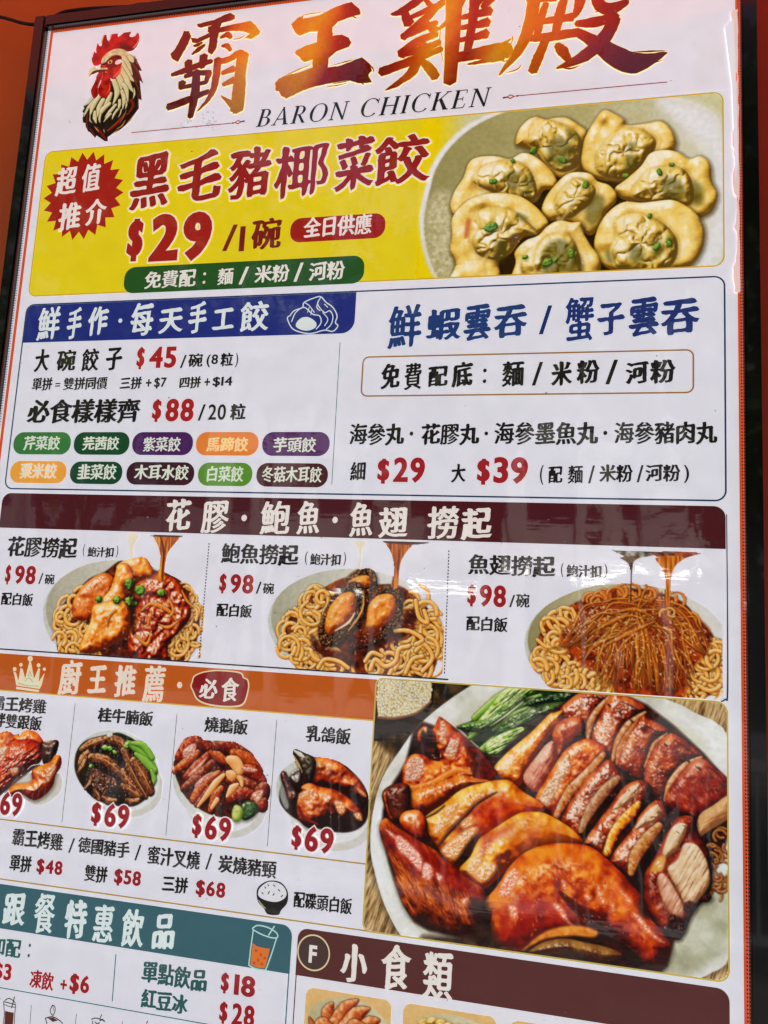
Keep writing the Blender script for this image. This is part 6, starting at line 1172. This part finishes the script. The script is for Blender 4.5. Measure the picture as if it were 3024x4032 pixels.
s4 = snack(871.5, 1311, 970, 1420, 'd'); s4.emit('snack_photo', board, .48, rrect(872, 1311.4, 969, 1420, (9, 9, 0, 0)))

# ------------------------------------------------------------------ cable over the frame
def cable(name, pts, r, label, hdepth=1):
    P = catmull(TT(1, pts), False, 8); n = 8; V = []; Fc = []
    C = np.array([BL([p], hdepth)[0] for p in P])+np.array(BO)
    D = np.gradient(C, axis=0); D /= np.linalg.norm(D, axis=1)[:, None]
    for i in range(len(C)):
        a = np.cross(D[i], (0, 1, 0)); a /= np.linalg.norm(a); b = np.cross(D[i], a)
        for k in range(n): t = 2*math.pi*k/n; V.append(tuple(C[i]+r*(a*math.cos(t)+b*math.sin(t))))
    for i in range(len(C)-1):
        for k in range(n): Fc.append((i*n+k, i*n+(k+1) % n, (i+1)*n+(k+1) % n, (i+1)*n+k))
    me = bpy.data.meshes.new(name); me.from_pydata(V, [], Fc)
    for p in me.polygons: p.use_smooth = True
    o = link(name, me, m_cable, None)
    if label: tag(o, label, 'cable')
    return o
cr_ = empty('power_cable', W(150, -25, -12)); tag(cr_, 'black cable with an inline plug lying along the top edge of the sign frame', 'cable')
def to_child(o, root):
    o.parent = root; o.data.transform(Matrix.Translation(-root.location)); return o
to_child(cable('cord', [(300,122),(340,95),(390,74),(470,62),(560,54),(680,48),(780,44)], .0028, None), cr_)
to_child(cable('cord', [(1030,14),(1150,4),(1300,-22),(1500,-60)], .0028, None), cr_)
pa, pb = np.array(T(1, 765, 40)), np.array(T(1, 1035, 16))
import bmesh
bm = bmesh.new(); bmesh.ops.create_cube(bm, size=1); L_ = np.linalg.norm(pb-pa)/1000
for v_ in bm.verts: v_.co = Vector((v_.co.x*L_*(.9 if v_.co.z > 0 else 1.0), v_.co.y*.016, v_.co.z*.021))
bmesh.ops.bevel(bm, geom=bm.edges[:], offset=.004, segments=3, affect='EDGES')
for v_ in bm.verts: v_.co = Matrix.Rotation(math.atan2(-(pb-pa)[1], (pb-pa)[0])*-1, 4, 'Y') @ v_.co; v_.co += Vector(W(*((pa+pb)/2), -10))-cr_.location
me = bpy.data.meshes.new('plug'); bm.to_mesh(me); bm.free(); link('plug', me, m_cable, cr_)
cable('loose_cord', [(-260,40),(-100,80),(0,103),(60,118),(120,136),(180,147),(240,148),(300,160)], .0026, 'thin black cord drooping across the orange wall at the top left corner of the sign')

# ------------------------------------------------------------------ what stands across the street and shows only as reflections
m_pave = plain_mat('pavement', (128, 125, 120), .8, .15, 3, .002); m_road = plain_mat('asphalt', (66, 66, 68), .85, .2, 6)
m_fac = plain_mat('pale_render', (196, 195, 190), .8, .08, 2); m_fac2 = plain_mat('grey_tiles', (150, 152, 156), .6, .12, 5); m_win = plain_mat('dark_window', (30, 36, 44), .1); m_steel = plain_mat('rail_steel', (190, 192, 194), .35)
m_bark = plain_mat('bark', (96, 80, 62), .9, .2, 20, .01); m_leaf = plain_mat('leaf', (86, 112, 48), .5, .35, 3)
tag(box('pavement', -30, 30, -3.6, .034, -.3, 0, m_pave), kind='structure'); tag(box('road', -60, 60, -40, -3.601, -.5, -.13, m_road), kind='structure')
tag(box('far_pavement', -40, 40, -16, -9.5, -.4, -.002, m_pave), kind='structure')
def canvas_mat():
    m = bpy.data.materials.new('red_canvas'); m.use_nodes = True; n = m.node_tree.nodes; l = m.node_tree.links; o_ = n['Material Output']; n.remove(n['Principled BSDF'])
    a = n.new('ShaderNodeBsdfDiffuse'); b = n.new('ShaderNodeBsdfTranslucent'); x = n.new('ShaderNodeMixShader'); a.inputs[0].default_value = (.8, .10, .08, 1); b.inputs[0].default_value = (.95, .20, .17, 1); x.inputs[0].default_value = .7
    l.new(a.outputs[0], x.inputs[1]); l.new(b.outputs[0], x.inputs[2]); l.new(x.outputs[0], o_.inputs[0]); return m
cv_ = bpy.data.meshes.new('awning'); cv_.from_pydata([(-2.6+.4*i, -.62+.65*j, 2.885+.16*j+.01*math.sin(i*2.1)) for j in (0, 1) for i in range(14)], [], [(i, i+1, 15+i, 14+i) for i in range(13)])
tag(link('awning', cv_, canvas_mat(), None), 'thin red canvas awning glowing in the sun above the menu board', 'awning')
def building(x0, x1, y, h, mat, label, nwx, nwz, base=3.2, pil=True):
    b_ = empty('building', ((x0+x1)/2, y-3, 0)); tag(b_, label, 'building')
    box('wall', x0, x1, y-6, y, 0, h, mat, b_); dx = (x1-x0)/nwx; dz = (h-base-.4)/nwz
    for i in range(nwx):
        for j in range(nwz): box('window', x0+dx*(i+.22), x0+dx*(i+.78), y-.02, y+.03, base+dz*(j+.2), base+dz*(j+.8), m_win, b_)
        box('shop_front', x0+dx*(i+.08), x0+dx*(i+.92), y-.02, y+.04, .3, 2.7, m_win, b_)
        if pil: box('pilaster', x0+dx*i-.12, x0+dx*i+.12, y, y+.28, .0, h, mat, b_)
    box('parapet', x0-.1, x1+.1, y-.1, y+.4, h+.002, h+.35, mat, b_)
building(-16, -5.2, -13, 10.5, m_fac2, 'grey tiled building mirrored in the left of the glossy sign', 6, 3)
building(-5, 3.2, -12.4, 7.0, m_fac, 'pale rendered building with pilasters mirrored in the middle of the glossy sign', 8, 2)
building(3.5, 12, -13, 8.5, m_fac2, 'grey building mirrored beside the right frame of the glossy sign', 5, 2)
m_lamp = bpy.data.materials.new('lit_tube'); m_lamp.use_nodes = True; b_ = m_lamp.node_tree.nodes['Principled BSDF']; b_.inputs['Emission Color'].default_value = (1, .97, .9, 1); b_.inputs['Emission Strength'].default_value = 14
hall = [o for o in bpy.data.objects if o.name.startswith('building') and o.get('label', '').startswith('pale')][0]
for x_, z_ in ((-3.4, 2.2), (-.4, 2.62), (.75, 2.62), (1.9, 2.62), (-1.6, 2.3)): box('tube_lamp', x_, x_+.85, -12.30, -12.24, z_, z_+.05, m_lamp, hall)
for k in range(9):
    g_ = empty('guard_rail', (-9+k*1.8, -3.4, 0)); tag(g_, 'low steel pavement railing mirrored in the maroon header', 'railing', 'railings along the kerb')
    x = -9+k*1.8
    box('top_rail', x-.85, x+.85, -3.43, -3.38, 1.0, 1.05, m_steel, g_); box('bottom_rail', x-.85, x+.85, -3.42, -3.39, .2, .24, m_steel, g_)
    for q in range(12): box('bar', x-.82+q*.149, x-.805+q*.149, -3.415, -3.395, .24, 1.0, m_steel, g_)
def tree(x, y, z0, r, h, n, seed, label):
    rs_ = np.random.RandomState(seed); t_ = empty('street_tree', (x, y, 0)); tag(t_, label, 'tree', None)
    V = []; Fc = []
    limbs = [((0, 0, 0), (0.1, 0, z0+.3), .16, .10)]
    for k in range(9):
        a = rs_.uniform(0, 6.28); q = (math.cos(a)*r*rs_.uniform(.4, .8), math.sin(a)*r*rs_.uniform(.4, .8), z0+h*rs_.uniform(.2, .85)); limbs.append(((.08, 0, z0*rs_.uniform(.6, 1)), q, .07, .02))
    for p, q, r0, r1 in limbs:
        p, q = np.array(p), np.array(q); d_ = q-p; d_ /= np.linalg.norm(d_); a = np.cross(d_, (0.3, 1, 0.1)); a /= np.linalg.norm(a); b = np.cross(d_, a); b0 = len(V)
        for i in range(5):
            c = p+(q-p)*i/4+(rs_.normal(0, .05, 3) if 0 < i < 4 else 0); rr = r0+(r1-r0)*i/4
            for k in range(7): V.append(tuple(c+rr*(a*math.cos(k*.8976)+b*math.sin(k*.8976))))
        for i in range(4):
            for k in range(7): Fc.append((b0+i*7+k, b0+i*7+(k+1) % 7, b0+(i+1)*7+(k+1) % 7, b0+(i+1)*7+k))
    me = bpy.data.meshes.new('trunk'); me.from_pydata(V, [], Fc); link('trunk', me, m_bark, t_)
    cl = np.stack([rs_.normal(0, r*.5, 46), rs_.normal(0, r*.5, 46), z0+h*rs_.uniform(.05, 1, 46)], 1)
    c = cl[rs_.randint(0, 46, n)]+rs_.normal(0, .26, (n, 3)); a = rs_.normal(0, 1, (n, 3)); a /= np.linalg.norm(a, axis=1)[:, None]; b = np.cross(a, rs_.normal(0, 1, (n, 3))); b /= np.linalg.norm(b, axis=1)[:, None]
    s_ = rs_.uniform(.05, .10, n)[:, None]; Q = np.stack([c-a*s_*1.4, c+b*s_*.6, c+a*s_*1.4, c-b*s_*.6], 1).reshape(-1, 3)
    me = bpy.data.meshes.new('crown'); me.from_pydata([tuple(v_) for v_ in Q], [], [(4*i, 4*i+1, 4*i+2, 4*i+3) for i in range(n)]); o = link('crown', me, m_leaf, t_); o['kind'] = 'stuff'
tree(-3.6, -5.6, 2.6, 1.7, 3.6, 5200, 1, 'leafy street tree mirrored in the upper left of the sign')
tree(.1, -5.0, 2.9, 1.5, 3.6, 5000, 2, 'leafy street tree mirrored in the yellow banner and the title')
tree(2.6, -4.4, 2.2, 1.3, 3.4, 6000, 3, 'leafy street tree mirrored in the black right frame')

# wrinkled edge of the plastic film along the right of the print, and dirt specks
ve = np.linspace(96, 470, 60); L_ = [(992.5+1.6*math.sin(v_*.11)+rs.normal(0, .7)+1.8*math.sin(v_*.037), v_) for v_ in ve]; R2 = [(997.2+rs.normal(0, .3), v_) for v_ in ve[::-1]]
shape('film_edge', L_+R2, (246, 214, 206), 2.2, sheet)
shape('film_fold', [(982, 118), (992, 108), (994, 160), (996, 300), (993, 330), (990, 200)], (240, 240, 244), 2.25, sheet)
sp = []
for _ in range(150):
    c = np.array([rs.uniform(20, 980), rs.uniform(20, 1400)]); r_ = abs(rs.normal(0, .35))+.25; th = np.linspace(0, 6.28, 7)[:-1]; sp.append(ccw(c+np.stack([r_*np.cos(th)*rs.uniform(.6, 2), r_*np.sin(th)], 1)))
o = mesh_from('dirt_specks', *fill(sp), 2.3, print_mat((110, 104, 98)), sheet); o['kind'] = 'stuff'

COL.objects.unlink(_o); bpy.data.objects.remove(_o)
